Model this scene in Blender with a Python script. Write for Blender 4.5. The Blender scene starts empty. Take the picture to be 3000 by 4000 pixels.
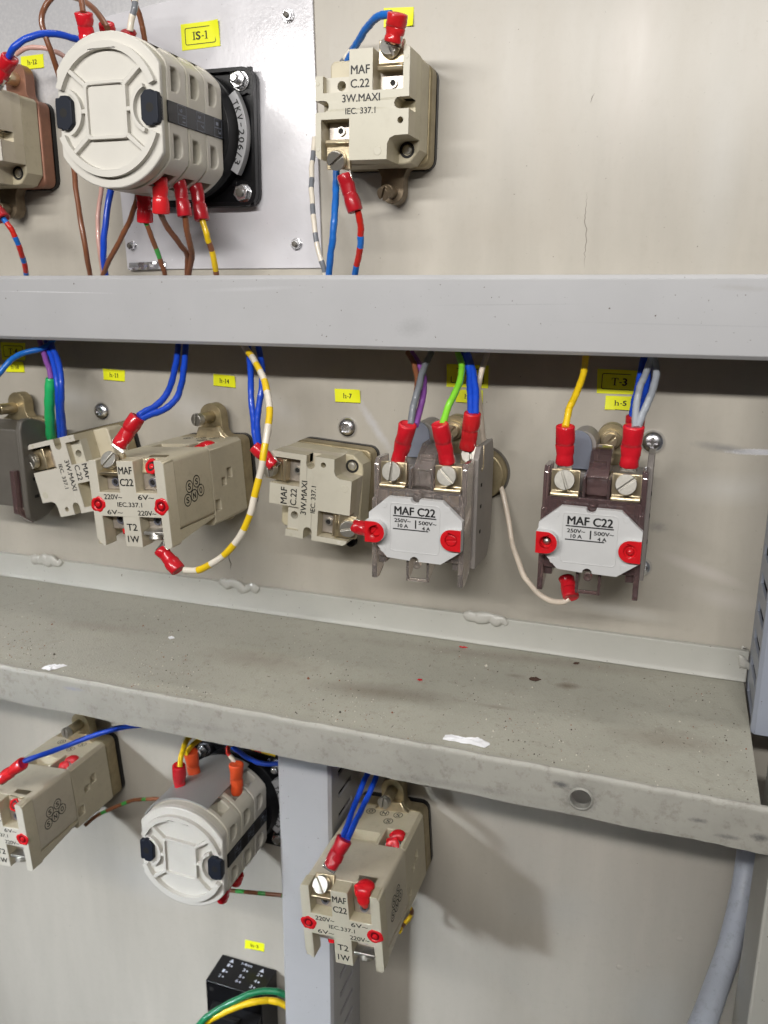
import bpy, bmesh, math, random
from mathutils import Vector, Matrix
from mathutils.geometry import tessellate_polygon

C = bpy.context.scene.collection
scene = bpy.context.scene
U = 0.00078                 # metres per design unit (about 0.8 mm)
R = math.radians
random.seed(7)

# ------------------------------------------------------------------ camera
cam_d = bpy.data.cameras.new('camera')
cam = bpy.data.objects.new('camera', cam_d)
C.objects.link(cam)
cam_d.sensor_fit = 'VERTICAL'
cam_d.sensor_height = 36.0
cam_d.lens = 36.0 * 3247.0 / 4000.0
cam_d.clip_start = 0.01
cam_d.clip_end = 20.0
AX = Vector((0.94305906, 0.33257904, 0.00554873))
AY = Vector((0.08957138, -0.23785196, -0.96716256))
AZ = Vector((-0.32033821, 0.91258842, -0.25409801))
rot = Matrix((AX, -AY, -AZ)).transposed().to_4x4()
cam.matrix_world = Matrix.Translation((0, -400 * U, 0)) @ rot
cam_d.dof.use_dof = True
cam_d.dof.focus_distance = 375 * U
cam_d.dof.aperture_fstop = 18
scene.camera = cam

# ------------------------------------------------------------------ light
world = bpy.data.worlds.new('World')
scene.world = world
world.use_nodes = True
wn = world.node_tree
bg = wn.nodes['Background']
# a dim workshop: brighter towards the ceiling, darker floor
tc = wn.nodes.new('ShaderNodeTexCoord')
sx = wn.nodes.new('ShaderNodeSeparateXYZ')
cr = wn.nodes.new('ShaderNodeValToRGB')
mr = wn.nodes.new('ShaderNodeMapRange')
mr.inputs['From Min'].default_value = -1
mr.inputs['From Max'].default_value = 1
wn.links.new(tc.outputs['Generated'], sx.inputs[0])
wn.links.new(sx.outputs['Z'], mr.inputs['Value'])
wn.links.new(mr.outputs[0], cr.inputs[0])
cr.color_ramp.elements[0].position = 0.50
cr.color_ramp.elements[0].color = (0.14, 0.11, 0.085, 1)
cr.color_ramp.elements[1].position = 0.85
cr.color_ramp.elements[1].color = (0.90, 0.92, 0.97, 1)
wn.links.new(cr.outputs[0], bg.inputs['Color'])
bg.inputs['Strength'].default_value = 0.22

def area(name, loc, target, sx_, sy_, power, col, spread=180):
    d = bpy.data.lights.new(name, 'AREA')
    d.shape = 'RECTANGLE'
    d.size = sx_; d.size_y = sy_
    d.energy = power
    d.color = col
    d.spread = R(spread)
    o = bpy.data.objects.new(name, d)
    C.objects.link(o)
    o.location = loc
    o.rotation_euler = (Vector(target) - Vector(loc)).to_track_quat('-Z', 'Y').to_euler()
    return o
area('work_light', (-0.10, -0.56, 0.215), (-0.12, 0, 0.02), 0.66, 0.025, 2.02, (1.0, 0.975, 0.94), 115)
area('side_spot_light', (-1.36, -1.57, 0.52), (-0.20, 0, -0.44), 0.22, 0.12, 0.68, (0.84, 0.91, 1.0), 17)  # side lamp with its beam narrowed to light only the lower panel
area('overhead_tube_light', (-0.12, -0.05, 1.25), (-0.12, -0.05, -0.15), 1.0, 0.05, 4.5, (1.0, 0.97, 0.92))

scene.view_settings.view_transform = 'Standard'
scene.view_settings.look = 'None'
scene.view_settings.exposure = 0.0
scene.view_settings.gamma = 1.0
scene.cycles.max_bounces = 8
scene.cycles.transparent_max_bounces = 12

# ------------------------------------------------------------------ mesh builder
class MB:
    def __init__(s):
        s.v = []; s.f = []; s.m = []
    def add(s, vs, fs, mi=0):
        b = len(s.v)
        s.v += [Vector(v) for v in vs]
        s.f += [tuple(i + b for i in f) for f in fs]
        s.m += [mi] * len(fs)
        return b
    def box(s, x0, x1, y0, y1, z0, z1, mi=0):
        s.add([(x0,y0,z0),(x1,y0,z0),(x1,y1,z0),(x0,y1,z0),(x0,y0,z1),(x1,y0,z1),(x1,y1,z1),(x0,y1,z1)],
              [(0,3,2,1),(4,5,6,7),(0,1,5,4),(1,2,6,5),(2,3,7,6),(3,0,4,7)], mi)
        return s
    def prism(s, out, a0, a1, holes=(), axis='y', mi=0):
        loops = [list(out)] + [list(h) for h in holes]
        def P(p, a):
            if axis == 'y': return (p[0], a, p[1])
            if axis == 'x': return (a, p[0], p[1])
            return (p[0], p[1], a)
        flat = [p for l in loops for p in l]
        n = len(flat)
        tris = tessellate_polygon([[Vector((p[0], p[1], 0)) for p in l] for l in loops])
        vs = [P(p, a0) for p in flat] + [P(p, a1) for p in flat]
        fs = [tuple(t) for t in tris] + [tuple(i + n for i in reversed(t)) for t in tris]
        if len(loops) == 1 and is_convex(loops[0]):
            fs = [tuple(range(n)), tuple(range(2*n-1, n-1, -1))]
        o = 0
        for l in loops:
            k = len(l)
            for i in range(k):
                j = (i + 1) % k
                fs.append((o+i, o+j, o+j+n, o+i+n))
            o += k
        s.add(vs, fs, mi)
        return s
    def lathe(s, p0, d, prof, n=24, mi=0, squash=1.0):
        # prof: list of (t, r) along direction d; r=0 closes to a point
        d = Vector(d).normalized(); p0 = Vector(p0)
        a = d.cross(Vector((0, 0, 1)))
        if a.length < 0.1: a = d.cross(Vector((1, 0, 0)))
        a.normalize(); b = d.cross(a)
        rings = []
        vs = []; fs = []
        for t, r in prof:
            if r <= 1e-6:
                rings.append([len(vs)]); vs.append(p0 + d * t)
            else:
                idx = []
                for i in range(n):
                    an = 2 * math.pi * i / n
                    idx.append(len(vs))
                    vs.append(p0 + d * t + a * (math.cos(an) * r) + b * (math.sin(an) * r * squash))
                rings.append(idx)
        for q in range(len(rings) - 1):
            A, B = rings[q], rings[q + 1]
            for i in range(n):
                j = (i + 1) % n
                if len(A) == 1 and len(B) == 1: continue
                if len(A) == 1: fs.append((A[0], B[j], B[i]))
                elif len(B) == 1: fs.append((A[i], A[j], B[0]))
                else: fs.append((A[i], A[j], B[j], B[i]))
        s.add(vs, fs, mi)
        return s
    def cyl(s, p0, p1, r, n=24, mi=0):
        p0 = Vector(p0); p1 = Vector(p1); L = (p1 - p0).length
        return s.lathe(p0, p1 - p0, [(0, 0), (0, r), (L, r), (L, 0)], n, mi)
    def tube(s, pts, r, n=10, matfn=None, sub=6):
        P = catmull([Vector(p) for p in pts], sub)
        rr = r if callable(r) else (lambda t: r)
        T = []
        for i in range(len(P)):
            T.append((P[min(i+1, len(P)-1)] - P[max(i-1, 0)]).normalized())
        a = T[0].cross(Vector((0, 0, 1)))
        if a.length < 0.1: a = T[0].cross(Vector((1, 0, 0)))
        a.normalize()
        vs = []; fs = []; L = [0.0]
        for i in range(1, len(P)): L.append(L[-1] + (P[i] - P[i-1]).length)
        base = len(s.v)
        for i, p in enumerate(P):
            a = (a - T[i] * a.dot(T[i])).normalized()
            b = T[i].cross(a)
            for k in range(n):
                an = 2 * math.pi * k / n
                vs.append(p + (a * math.cos(an) + b * math.sin(an)) * rr(i / (len(P) - 1)))
        s.v += vs
        for i in range(len(P) - 1):
            mi = matfn(L[i], L[-1]) if matfn else 0
            for k in range(n):
                j = (k + 1) % n
                s.f.append((base+i*n+k, base+i*n+j, base+(i+1)*n+j, base+(i+1)*n+k)); s.m.append(mi)
        s.f.append(tuple(base+k for k in range(n))); s.m.append(matfn(0, 1) if matfn else 0)
        e = base + (len(P)-1)*n
        s.f.append(tuple(e+n-1-k for k in range(n))); s.m.append(s.m[-2])
        return s
    def xf(s, M, start=0):
        for i in range(start, len(s.v)): s.v[i] = M @ s.v[i]
        return s

def is_convex(p):
    sg = 0
    for i in range(len(p)):
        a, b, c = p[i-2], p[i-1], p[i]
        cr_ = (b[0]-a[0])*(c[1]-b[1]) - (b[1]-a[1])*(c[0]-b[0])
        if abs(cr_) < 1e-9: continue
        if sg == 0: sg = 1 if cr_ > 0 else -1
        elif (cr_ > 0) != (sg > 0): return False
    return True

def catmull(P, sub):
    if len(P) < 3: 
        return [P[0].lerp(P[-1], t / sub) for t in range(sub + 1)]
    out = []
    Q = [P[0] * 2 - P[1]] + P + [P[-1] * 2 - P[-2]]
    for i in range(1, len(Q) - 2):
        p0, p1, p2, p3 = Q[i-1], Q[i], Q[i+1], Q[i+2]
        for k in range(sub):
            t = k / sub
            out.append(0.5 * ((2*p1) + (p2-p0)*t + (2*p0-5*p1+4*p2-p3)*t*t + (3*p1-p0-3*p2+p3)*t**3))
    out.append(P[-1])
    return out

def circ(cx, cz, r, n=20, a0=0.0, a1=2*math.pi):
    full = abs(a1 - a0 - 2*math.pi) < 1e-6
    m = n if full else n - 1
    return [(cx + r*math.cos(a0 + (a1-a0)*i/m), cz + r*math.sin(a0 + (a1-a0)*i/m)) for i in range(n)]

def rrect(x0, x1, z0, z1, r, k=5):
    o = []
    for cx, cz, a in ((x1-r, z1-r, 0), (x0+r, z1-r, 90), (x0+r, z0+r, 180), (x1-r, z0+r, 270)):
        for i in range(k):
            an = R(a + 90.0*i/(k-1))
            o.append((cx + r*math.cos(an), cz + r*math.sin(an)))
    return o

def make(name, mb, mats, parent=None, bevel=0.0, sharp=38, segs=2):
    me = bpy.data.meshes.new(name)
    me.from_pydata([tuple(v * U) for v in mb.v], [], mb.f)
    if not isinstance(mats, (list, tuple)): mats = [mats]
    for m in mats: me.materials.append(m)
    me.polygons.foreach_set('material_index', mb.m)
    bm = bmesh.new(); bm.from_mesh(me)
    bmesh.ops.recalc_face_normals(bm, faces=bm.faces)
    bm.to_mesh(me); bm.free()
    me.polygons.foreach_set('use_smooth', [True] * len(me.polygons))
    me.set_sharp_from_angle(angle=R(sharp))
    o = bpy.data.objects.new(name, me)
    C.objects.link(o)
    if parent is not None: o.parent = parent
    if bevel:
        b = o.modifiers.new('bevel', 'BEVEL')
        b.width = bevel * U; b.segments = segs; b.limit_method = 'ANGLE'; b.angle_limit = R(40)
        b.harden_normals = False
    return o

def cut(o, mb):
    """subtract the solids of mb from o, baked into the mesh"""
    keep = [(m.width, m.segments) for m in o.modifiers if m.type == 'BEVEL']
    o.modifiers.clear()
    c = make('cutter', mb, o.data.materials[0])
    m = o.modifiers.new('b', 'BOOLEAN'); m.operation = 'DIFFERENCE'; m.solver = 'EXACT'; m.object = c
    m.use_self = True
    par = o.parent; o.parent = None; lw = o.location.copy()
    dg = bpy.context.evaluated_depsgraph_get()
    me = bpy.data.meshes.new_from_object(o.evaluated_get(dg))
    o.modifiers.clear()
    old = o.data; o.data = me; me.name = old.name
    bpy.data.meshes.remove(old)
    bpy.data.objects.remove(c)
    o.parent = par
    me.polygons.foreach_set('use_smooth', [True] * len(me.polygons))
    me.set_sharp_from_angle(angle=R(38))
    for w, sg in keep:
        b = o.modifiers.new('bevel', 'BEVEL')
        b.width = w; b.segments = sg; b.limit_method = 'ANGLE'; b.angle_limit = R(40)
    return o

def thing(name, label, cat, loc=(0, 0, 0), ry=0.0, group=None):
    o = bpy.data.objects.new(name, None)
    o.empty_display_size = 0.005
    C.objects.link(o)
    o.location = Vector(loc) * U
    o.rotation_euler = (0, R(ry), 0)
    tag(o, label, cat, group)
    return o

def tag(o, label=None, cat=None, group=None, kind=None):
    if label: o['label'] = label
    if cat: o['category'] = cat
    if group: o['group'] = group
    if kind: o['kind'] = kind
    return o

def copy_tree(o, parent=None):
    c = o.copy(); C.objects.link(c); c.parent = parent
    for ch in o.children: copy_tree(ch, c)
    return c

FRONT = ((1, 0, 0), (0, 0, 1))
def text(s, origin, size, mat, parent, frame=FRONT, bold=0.0, align='CENTER', rot_=0.0, name='lettering', sx_=1.0):
    cu = bpy.data.curves.new('txt', 'FONT')
    cu.body = s; cu.size = size * 1.38; cu.align_x = align; cu.align_y = 'CENTER'
    cu.offset = bold; cu.resolution_u = 3
    t = bpy.data.objects.new('txt', cu)
    C.objects.link(t)
    dg = bpy.context.evaluated_depsgraph_get()
    me = bpy.data.meshes.new_from_object(t.evaluated_get(dg))
    bpy.data.objects.remove(t)
    rv = Vector(frame[0]).normalized(); uv = Vector(frame[1]).normalized(); nv = rv.cross(uv)
    ca, sa = math.cos(R(rot_)), math.sin(R(rot_))
    for v in me.vertices:
        x, y = v.co.x * sx_, v.co.y
        x, y = x*ca - y*sa, x*sa + y*ca
        v.co = (Vector(origin) + rv*x + uv*y + nv*0.06) * U
    me.materials.clear(); me.materials.append(mat)
    me.name = name
    o = bpy.data.objects.new(name, me); C.objects.link(o); o.parent = parent
    return o

# ------------------------------------------------------------------ materials
def mat(name, col, rough=0.5, metal=0.0, var=0.0, vscale=0.05, bump=0.0, bscale=1.0, dirt=0.0,
        dcol=(0.10, 0.085, 0.065), coat=0.0, trans=0.0, ior=1.45, spec=0.5, streak=False, sss=0.0, rvar=0.0, specks=0.0):
    m = bpy.data.materials.new(name)
    m.use_nodes = True
    nt = m.node_tree; N = nt.nodes; Lk = nt.links
    b = N['Principled BSDF']
    b.inputs['Base Color'].default_value = (*col, 1)
    b.inputs['Roughness'].default_value = rough
    b.inputs['Metallic'].default_value = metal
    b.inputs['Coat Weight'].default_value = coat
    b.inputs['Transmission Weight'].default_value = trans
    b.inputs['IOR'].default_value = ior
    b.inputs['Specular IOR Level'].default_value = spec
    if sss:
        b.inputs['Subsurface Weight'].default_value = sss
        b.inputs['Subsurface Radius'].default_value = (0.001, 0.0008, 0.0006)
        b.inputs['Subsurface Scale'].default_value = 1.0
    tcn = N.new('ShaderNodeTexCoord')
    mp = N.new('ShaderNodeMapping')
    Lk.new(tcn.outputs['Object'], mp.inputs['Vector'])
    if streak: mp.inputs['Scale'].default_value = (1, 1, 0.18)
    col_out = None
    if var:
        n1 = N.new('ShaderNodeTexNoise'); n1.inputs['Scale'].default_value = vscale / U; n1.inputs['Detail'].default_value = 6
        n1.inputs['Roughness'].default_value = 0.6
        Lk.new(mp.outputs[0], n1.inputs['Vector'])
        rm = N.new('ShaderNodeMapRange'); rm.inputs['From Min'].default_value = 0.3; rm.inputs['From Max'].default_value = 0.7
        rm.inputs['To Min'].default_value = 1 - var; rm.inputs['To Max'].default_value = 1 + var
        Lk.new(n1.outputs['Fac'], rm.inputs['Value'])
        vm = N.new('ShaderNodeVectorMath'); vm.operation = 'SCALE'
        vm.inputs[0].default_value = col
        Lk.new(rm.outputs[0], vm.inputs['Scale'])
        col_out = vm.outputs[0]
        if rvar:
            rr = N.new('ShaderNodeMapRange'); rr.inputs['From Min'].default_value = 0.3; rr.inputs['From Max'].default_value = 0.7
            rr.inputs['To Min'].default_value = rough - rvar; rr.inputs['To Max'].default_value = rough + rvar
            Lk.new(n1.outputs['Fac'], rr.inputs['Value']); Lk.new(rr.outputs[0], b.inputs['Roughness'])
    def mixin(fac_out, c2):
        nonlocal col_out
        mx = N.new('ShaderNodeMix'); mx.data_type = 'RGBA'
        Lk.new(fac_out, mx.inputs['Factor'])
        if col_out is not None: Lk.new(col_out, mx.inputs['A'])
        else: mx.inputs['A'].default_value = (*col, 1)
        mx.inputs['B'].default_value = (*c2, 1)
        col_out = mx.outputs['Result']
    if dirt:
        n2 = N.new('ShaderNodeTexNoise'); n2.inputs['Scale'].default_value = 0.22 / U; n2.inputs['Detail'].default_value = 9
        n2.inputs['Roughness'].default_value = 0.72
        Lk.new(tcn.outputs['Object'], n2.inputs['Vector'])
        r2 = N.new('ShaderNodeMapRange'); r2.inputs['From Min'].default_value = 0.52; r2.inputs['From Max'].default_value = 0.78
        r2.inputs['To Max'].default_value = dirt
        Lk.new(n2.outputs['Fac'], r2.inputs['Value'])
        mixin(r2.outputs[0], dcol)
    if specks:
        n3 = N.new('ShaderNodeTexNoise'); n3.inputs['Scale'].default_value = 0.62 / U; n3.inputs['Detail'].default_value = 3
        Lk.new(tcn.outputs['Object'], n3.inputs['Vector'])
        r3 = N.new('ShaderNodeMapRange'); r3.inputs['From Min'].default_value = 0.73 - 0.02*specks; r3.inputs['From Max'].default_value = 0.78 - 0.02*specks
        Lk.new(n3.outputs['Fac'], r3.inputs['Value'])
        mixin(r3.outputs[0], (0.09, 0.07, 0.05))
    if col_out is not None: Lk.new(col_out, b.inputs['Base Color'])
    if bump:
        n4 = N.new('ShaderNodeTexNoise'); n4.inputs['Scale'].default_value = bscale / U; n4.inputs['Detail'].default_value = 4
        Lk.new(mp.outputs[0], n4.inputs['Vector'])
        bp = N.new('ShaderNodeBump'); bp.inputs['Strength'].default_value = bump; bp.inputs['Distance'].default_value = 0.3 * U
        Lk.new(n4.outputs['Fac'], bp.inputs['Height'])
        Lk.new(bp.outputs[0], b.inputs['Normal'])
    m['_col'] = 1
    return m

def ellipse_mask(m, cx, cz, rx, rz, ang, soft=0.5, noise=0.0, nscale=0.5, plane='xz'):
    """0..1 mask in the XZ plane of the object, in design units"""
    nt = m.node_tree; N = nt.nodes; Lk = nt.links
    t = N.new('ShaderNodeTexCoord')
    mp = N.new('ShaderNodeMapping'); mp.vector_type = 'TEXTURE'
    mp.inputs['Location'].default_value = (cx*U, 0, cz*U) if plane == 'xz' else (cx*U, cz*U, 0)
    mp.inputs['Rotation'].default_value = (0, R(-ang), 0) if plane == 'xz' else (0, 0, R(ang))
    mp.inputs['Scale'].default_value = (rx*U, 1000, rz*U) if plane == 'xz' else (rx*U, rz*U, 1000)
    Lk.new(t.outputs['Object'], mp.inputs['Vector'])
    ln = N.new('ShaderNodeVectorMath'); ln.operation = 'LENGTH'
    Lk.new(mp.outputs[0], ln.inputs[0])
    src = ln.outputs['Value']
    if noise:
        nn = N.new('ShaderNodeTexNoise'); nn.inputs['Scale'].default_value = nscale / U; nn.inputs['Detail'].default_value = 8
        nn.inputs['Roughness'].default_value = 0.7
        Lk.new(t.outputs['Object'], nn.inputs['Vector'])
        ma = N.new('ShaderNodeMath'); ma.operation = 'MULTIPLY_ADD'
        Lk.new(nn.outputs['Fac'], ma.inputs[0]); ma.inputs[1].default_value = noise
        Lk.new(src, ma.inputs[2])
        sb = N.new('ShaderNodeMath'); sb.operation = 'SUBTRACT'; Lk.new(ma.outputs[0], sb.inputs[0]); sb.inputs[1].default_value = noise * 0.5
        src = sb.outputs[0]
    r = N.new('ShaderNodeMapRange'); r.inputs['From Min'].default_value = 1 - soft; r.inputs['From Max'].default_value = 1
    r.inputs['To Min'].default_value = 1; r.inputs['To Max'].default_value = 0
    Lk.new(src, r.inputs['Value'])
    return r.outputs[0]

def blend(m, mask, col=None, metal=None, rough=None, amount=1.0):
    nt = m.node_tree; N = nt.nodes; Lk = nt.links; b = N['Principled BSDF']
    if amount != 1.0:
        q = N.new('ShaderNodeMath'); q.operation = 'MULTIPLY'; Lk.new(mask, q.inputs[0]); q.inputs[1].default_value = amount; mask = q.outputs[0]
    def doit(inp, val, isc):
        mx = N.new('ShaderNodeMix'); mx.data_type = 'RGBA' if isc else 'FLOAT'
        A, B = (mx.inputs['A'], mx.inputs['B']) if not isc else (mx.inputs[6], mx.inputs[7])
        if not isc: A, B = mx.inputs[2], mx.inputs[3]
        if inp.links: Lk.new(inp.links[0].from_socket, A)
        else: A.default_value = inp.default_value
        B.default_value = (*val, 1) if isc else val
        Lk.new(mask, mx.inputs[0])
        Lk.new(mx.outputs[2] if isc else mx.outputs[0], inp)
    if col is not None: doit(b.inputs['Base Color'], col, True)
    if metal is not None: doit(b.inputs['Metallic'], metal, False)
    if rough is not None: doit(b.inputs['Roughness'], rough, False)

M = {}
M['panel'] = mat('cabinet_paint', (0.425, 0.395, 0.34), 0.36, var=0.12, vscale=0.02, streak=True, bump=0.22, bscale=0.25, dirt=0.22, dcol=(0.30, 0.26, 0.20), specks=0.5, rvar=0.08)
M['plate'] = mat('white_sheet', (0.62, 0.61, 0.635), 0.22, metal=0.08, rvar=0.07, var=0.05, vscale=0.03, bump=0.15, bscale=0.5, specks=0.8)
M['shelf'] = mat('shelf_paint', (0.36, 0.35, 0.295), 0.43, var=0.07, vscale=0.02, bump=1.0, bscale=1.1, dirt=0.45, dcol=(0.15, 0.125, 0.09), specks=2.0)
M['flange'] = mat('flange_paint', (0.42, 0.415, 0.375), 0.45, var=0.05, vscale=0.03, bump=0.15, bscale=0.4, specks=1.1)
M['lip'] = mat('worn_edge_paint', (0.36, 0.35, 0.31), 0.5, var=0.09, vscale=0.05, bump=0.5, bscale=0.35, dirt=0.7, dcol=(0.15, 0.13, 0.10), specks=0.8)
M['duct'] = mat('grey_duct_plastic', (0.42, 0.42, 0.428), 0.36, var=0.035, vscale=0.03, bump=0.04, bscale=1.2, specks=0.35)
M['duct_shaded'] = mat('shaded_duct_plastic', (0.30, 0.325, 0.385), 0.38, var=0.03, vscale=0.03, bump=0.04, bscale=1.2, specks=0.5)  # duct plastic in a darker, bluer tone: shade on the right duct painted in
M['duct_in'] = mat('duct_inside', (0.10, 0.10, 0.11), 0.6)
M['beige'] = mat('beige_plastic', (0.53, 0.475, 0.355), 0.40, var=0.05, vscale=0.08, bump=0.05, bscale=2.0, dirt=0.32, dcol=(0.25, 0.20, 0.13), spec=0.5)
M['ivory'] = mat('ivory_plastic', (0.54, 0.51, 0.43), 0.36, var=0.03, vscale=0.08, bump=0.04, bscale=2.0, dirt=0.2, dcol=(0.35, 0.30, 0.22))
M['white'] = mat('white_plastic', (0.58, 0.56, 0.51), 0.48, var=0.02, vscale=0.1, bump=0.03, bscale=2.0, dirt=0.05, dcol=(0.4, 0.36, 0.3))
M['labelwhite'] = mat('label_plastic', (0.56, 0.56, 0.555), 0.35, var=0.03, vscale=0.1, bump=0.05, bscale=1.5)
M['black'] = mat('black_plastic', (0.006, 0.006, 0.007), 0.30, spec=0.35, var=0.2, vscale=0.1, bump=0.08, bscale=1.5)
M['navy'] = mat('blue_grey_clip', (0.014, 0.017, 0.026), 0.5, spec=0.25)
M['tubegrey'] = mat('socket_grey', (0.22, 0.22, 0.26), 0.35, metal=0.6)
M['dark'] = mat('hole_shade', (0.012, 0.011, 0.010), 0.7)  # flat dark colour stands in for shade inside holes, bores and notches
M['darkgrey'] = mat('dark_grey_plastic', (0.11, 0.10, 0.085), 0.5, var=0.1, vscale=0.1, bump=0.08)
M['greytaupe'] = mat('taupe_plastic', (0.29, 0.265, 0.245), 0.45, var=0.08, vscale=0.1, bump=0.06)
M['smoke'] = mat('smoked_plastic', (0.92, 0.83, 0.78), 0.05, trans=0.9, coat=0.4, ior=1.45, bump=0.08, bscale=0.8)
M['smoke_dark'] = mat('dark_smoked_plastic', (0.42, 0.28, 0.28), 0.06, trans=0.85, coat=0.4, ior=1.45, bump=0.08, bscale=0.8)
M['brass'] = mat('brass', (0.66, 0.56, 0.38), 0.30, metal=0.9, var=0.12, vscale=0.3, bump=0.15, bscale=1.0, dirt=0.3, dcol=(0.30, 0.20, 0.08))
M['zincyellow'] = mat('yellow_zinc', (0.34, 0.28, 0.17), 0.42, metal=0.65, var=0.25, vscale=0.12, bump=0.1, dirt=0.3, dcol=(0.16, 0.17, 0.05))
M['steel'] = mat('steel', (0.52, 0.50, 0.45), 0.42, metal=0.95, var=0.1, vscale=0.5, bump=0.1, bscale=1.5, dirt=0.2, dcol=(0.3, 0.27, 0.2))
M['chrome'] = mat('zinc_screw', (0.80, 0.80, 0.82), 0.27, metal=1.0, bump=0.05)
M['tin'] = mat('tinned_lug', (0.75, 0.72, 0.68), 0.25, metal=0.9, bump=0.15)
M['copper'] = mat('copper_strand', (0.65, 0.25, 0.12), 0.35, metal=0.9)
M['terminal'] = mat('terminal_plate', (0.52, 0.47, 0.42), 0.38, metal=0.7, var=0.12, vscale=0.3, dirt=0.3, dcol=(0.3, 0.17, 0.10))
M['red'] = mat('red_vinyl', (0.55, 0.012, 0.022), 0.24, var=0.12, vscale=0.15, bump=0.22, bscale=0.5, coat=0.3, sss=0.1)
M['copperplate'] = mat('copper_toned_plate', (0.27, 0.13, 0.085), 0.45, metal=0.4, var=0.15, vscale=0.1, dirt=0.4)
M['weldpaint'] = mat('glossy_sealant', (0.46, 0.45, 0.41), 0.3, bump=0.2)
M['red2'] = mat('dark_red_vinyl', (0.40, 0.010, 0.018), 0.30, var=0.15, vscale=0.12, bump=0.35, bscale=0.35, coat=0.2, sss=0.1)
M['red3'] = mat('bright_red_vinyl', (0.62, 0.02, 0.025), 0.20, var=0.1, vscale=0.2, bump=0.3, bscale=0.4, coat=0.4, sss=0.1)
M['orange'] = mat('orange_vinyl', (0.62, 0.075, 0.02), 0.3, var=0.1, vscale=0.15, bump=0.12, bscale=0.5)
M['redpaint'] = mat('red_paint', (0.60, 0.012, 0.018), 0.18, var=0.1, vscale=0.3, bump=0.3, bscale=0.6, coat=0.5)
M['frameink'] = mat('frame_ink', (0.015, 0.015, 0.012), 0.5)
M['redshade'] = mat('red_recess_shade', (0.16, 0.006, 0.010), 0.25, coat=0.5)  # seal red made darker to paint shade into the flat recess disc
M['ink'] = mat('black_ink', (0.012, 0.012, 0.012), 0.5)
def worn(m, lo=.30, hi=.40, sc=.9):
    nt = m.node_tree; N = nt.nodes
    t_ = N.new('ShaderNodeTexCoord'); n_ = N.new('ShaderNodeTexNoise'); n_.inputs['Scale'].default_value = sc / U; n_.inputs['Detail'].default_value = 5
    r_ = N.new('ShaderNodeMapRange'); r_.inputs['From Min'].default_value = lo; r_.inputs['From Max'].default_value = hi; r_.inputs['To Min'].default_value = .25
    nt.links.new(t_.outputs['Object'], n_.inputs['Vector']); nt.links.new(n_.outputs['Fac'], r_.inputs['Value'])
    nt.links.new(r_.outputs[0], N['Principled BSDF'].inputs['Alpha'])
worn(M['ink'])
def aged(m, lo=.90, hi=1.06):
    # every moulded piece has yellowed a little differently
    nt = m.node_tree; N = nt.nodes; b = N['Principled BSDF']
    oi = N.new('ShaderNodeObjectInfo'); r_ = N.new('ShaderNodeMapRange'); r_.inputs['To Min'].default_value = lo; r_.inputs['To Max'].default_value = hi
    nt.links.new(oi.outputs['Random'], r_.inputs['Value'])
    cb = N.new('ShaderNodeCombineXYZ'); nt.links.new(r_.outputs[0], cb.inputs[0]); nt.links.new(r_.outputs[0], cb.inputs[1])
    p_ = N.new('ShaderNodeMath'); p_.operation = 'POWER'; p_.inputs[1].default_value = 1.8; nt.links.new(r_.outputs[0], p_.inputs[0]); nt.links.new(p_.outputs[0], cb.inputs[2])
    v_ = N.new('ShaderNodeVectorMath'); v_.operation = 'MULTIPLY'
    nt.links.new(b.inputs['Base Color'].links[0].from_socket, v_.inputs[0]); nt.links.new(cb.outputs[0], v_.inputs[1]); nt.links.new(v_.outputs[0], b.inputs['Base Color'])
for k_ in ('beige', 'ivory', 'red', 'red2', 'red3'): aged(M[k_])
M['whiteink'] = mat('grey_ink', (0.22, 0.24, 0.30), 0.5)
M['palesticker'] = mat('silver_sticker', (0.42, 0.42, 0.43), 0.35, metal=0.2)
M['yellowlab'] = mat('yellow_sticker', (0.78, 0.80, 0.015), 0.45, var=0.02)
M['paper'] = mat('white_paper', (0.78, 0.78, 0.80), 0.8, bump=0.6, bscale=0.8)
M['hose'] = mat('grey_conduit', (0.42, 0.45, 0.51), 0.40, var=0.06, vscale=0.04, dirt=0.5, dcol=(0.08, 0.075, 0.07), bump=0.1, bscale=0.5)
def wm(n, c, r=0.32): M[n] = mat(n, c, r, var=0.10, dirt=0.12, vscale=0.1, bump=0.05, bscale=0.6, coat=0.15)
wm('wire_blue', (0.010, 0.065, 0.52)); wm('wire_brightblue', (0.012, 0.14, 0.52)); wm('wire_brown', (0.20, 0.075, 0.035)); wm('wire_pink', (0.55, 0.32, 0.27))
wm('wire_cream', (0.66, 0.57, 0.47)); wm('wire_white', (0.70, 0.64, 0.54)); wm('wire_grey', (0.17, 0.18, 0.20)); wm('wire_lightgrey', (0.30, 0.32, 0.35)); wm('wire_yellow', (0.75, 0.50, 0.01))
wm('wire_green', (0.22, 0.62, 0.035)); wm('wire_darkgreen', (0.012, 0.17, 0.07)); wm('wire_purple', (0.22, 0.07, 0.30)); wm('wire_red', (0.55, 0.02, 0.012))
wm('sleeve_green', (0.02, 0.42, 0.13)); wm('wire_stripegreen', (0.05, 0.30, 0.06))
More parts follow.
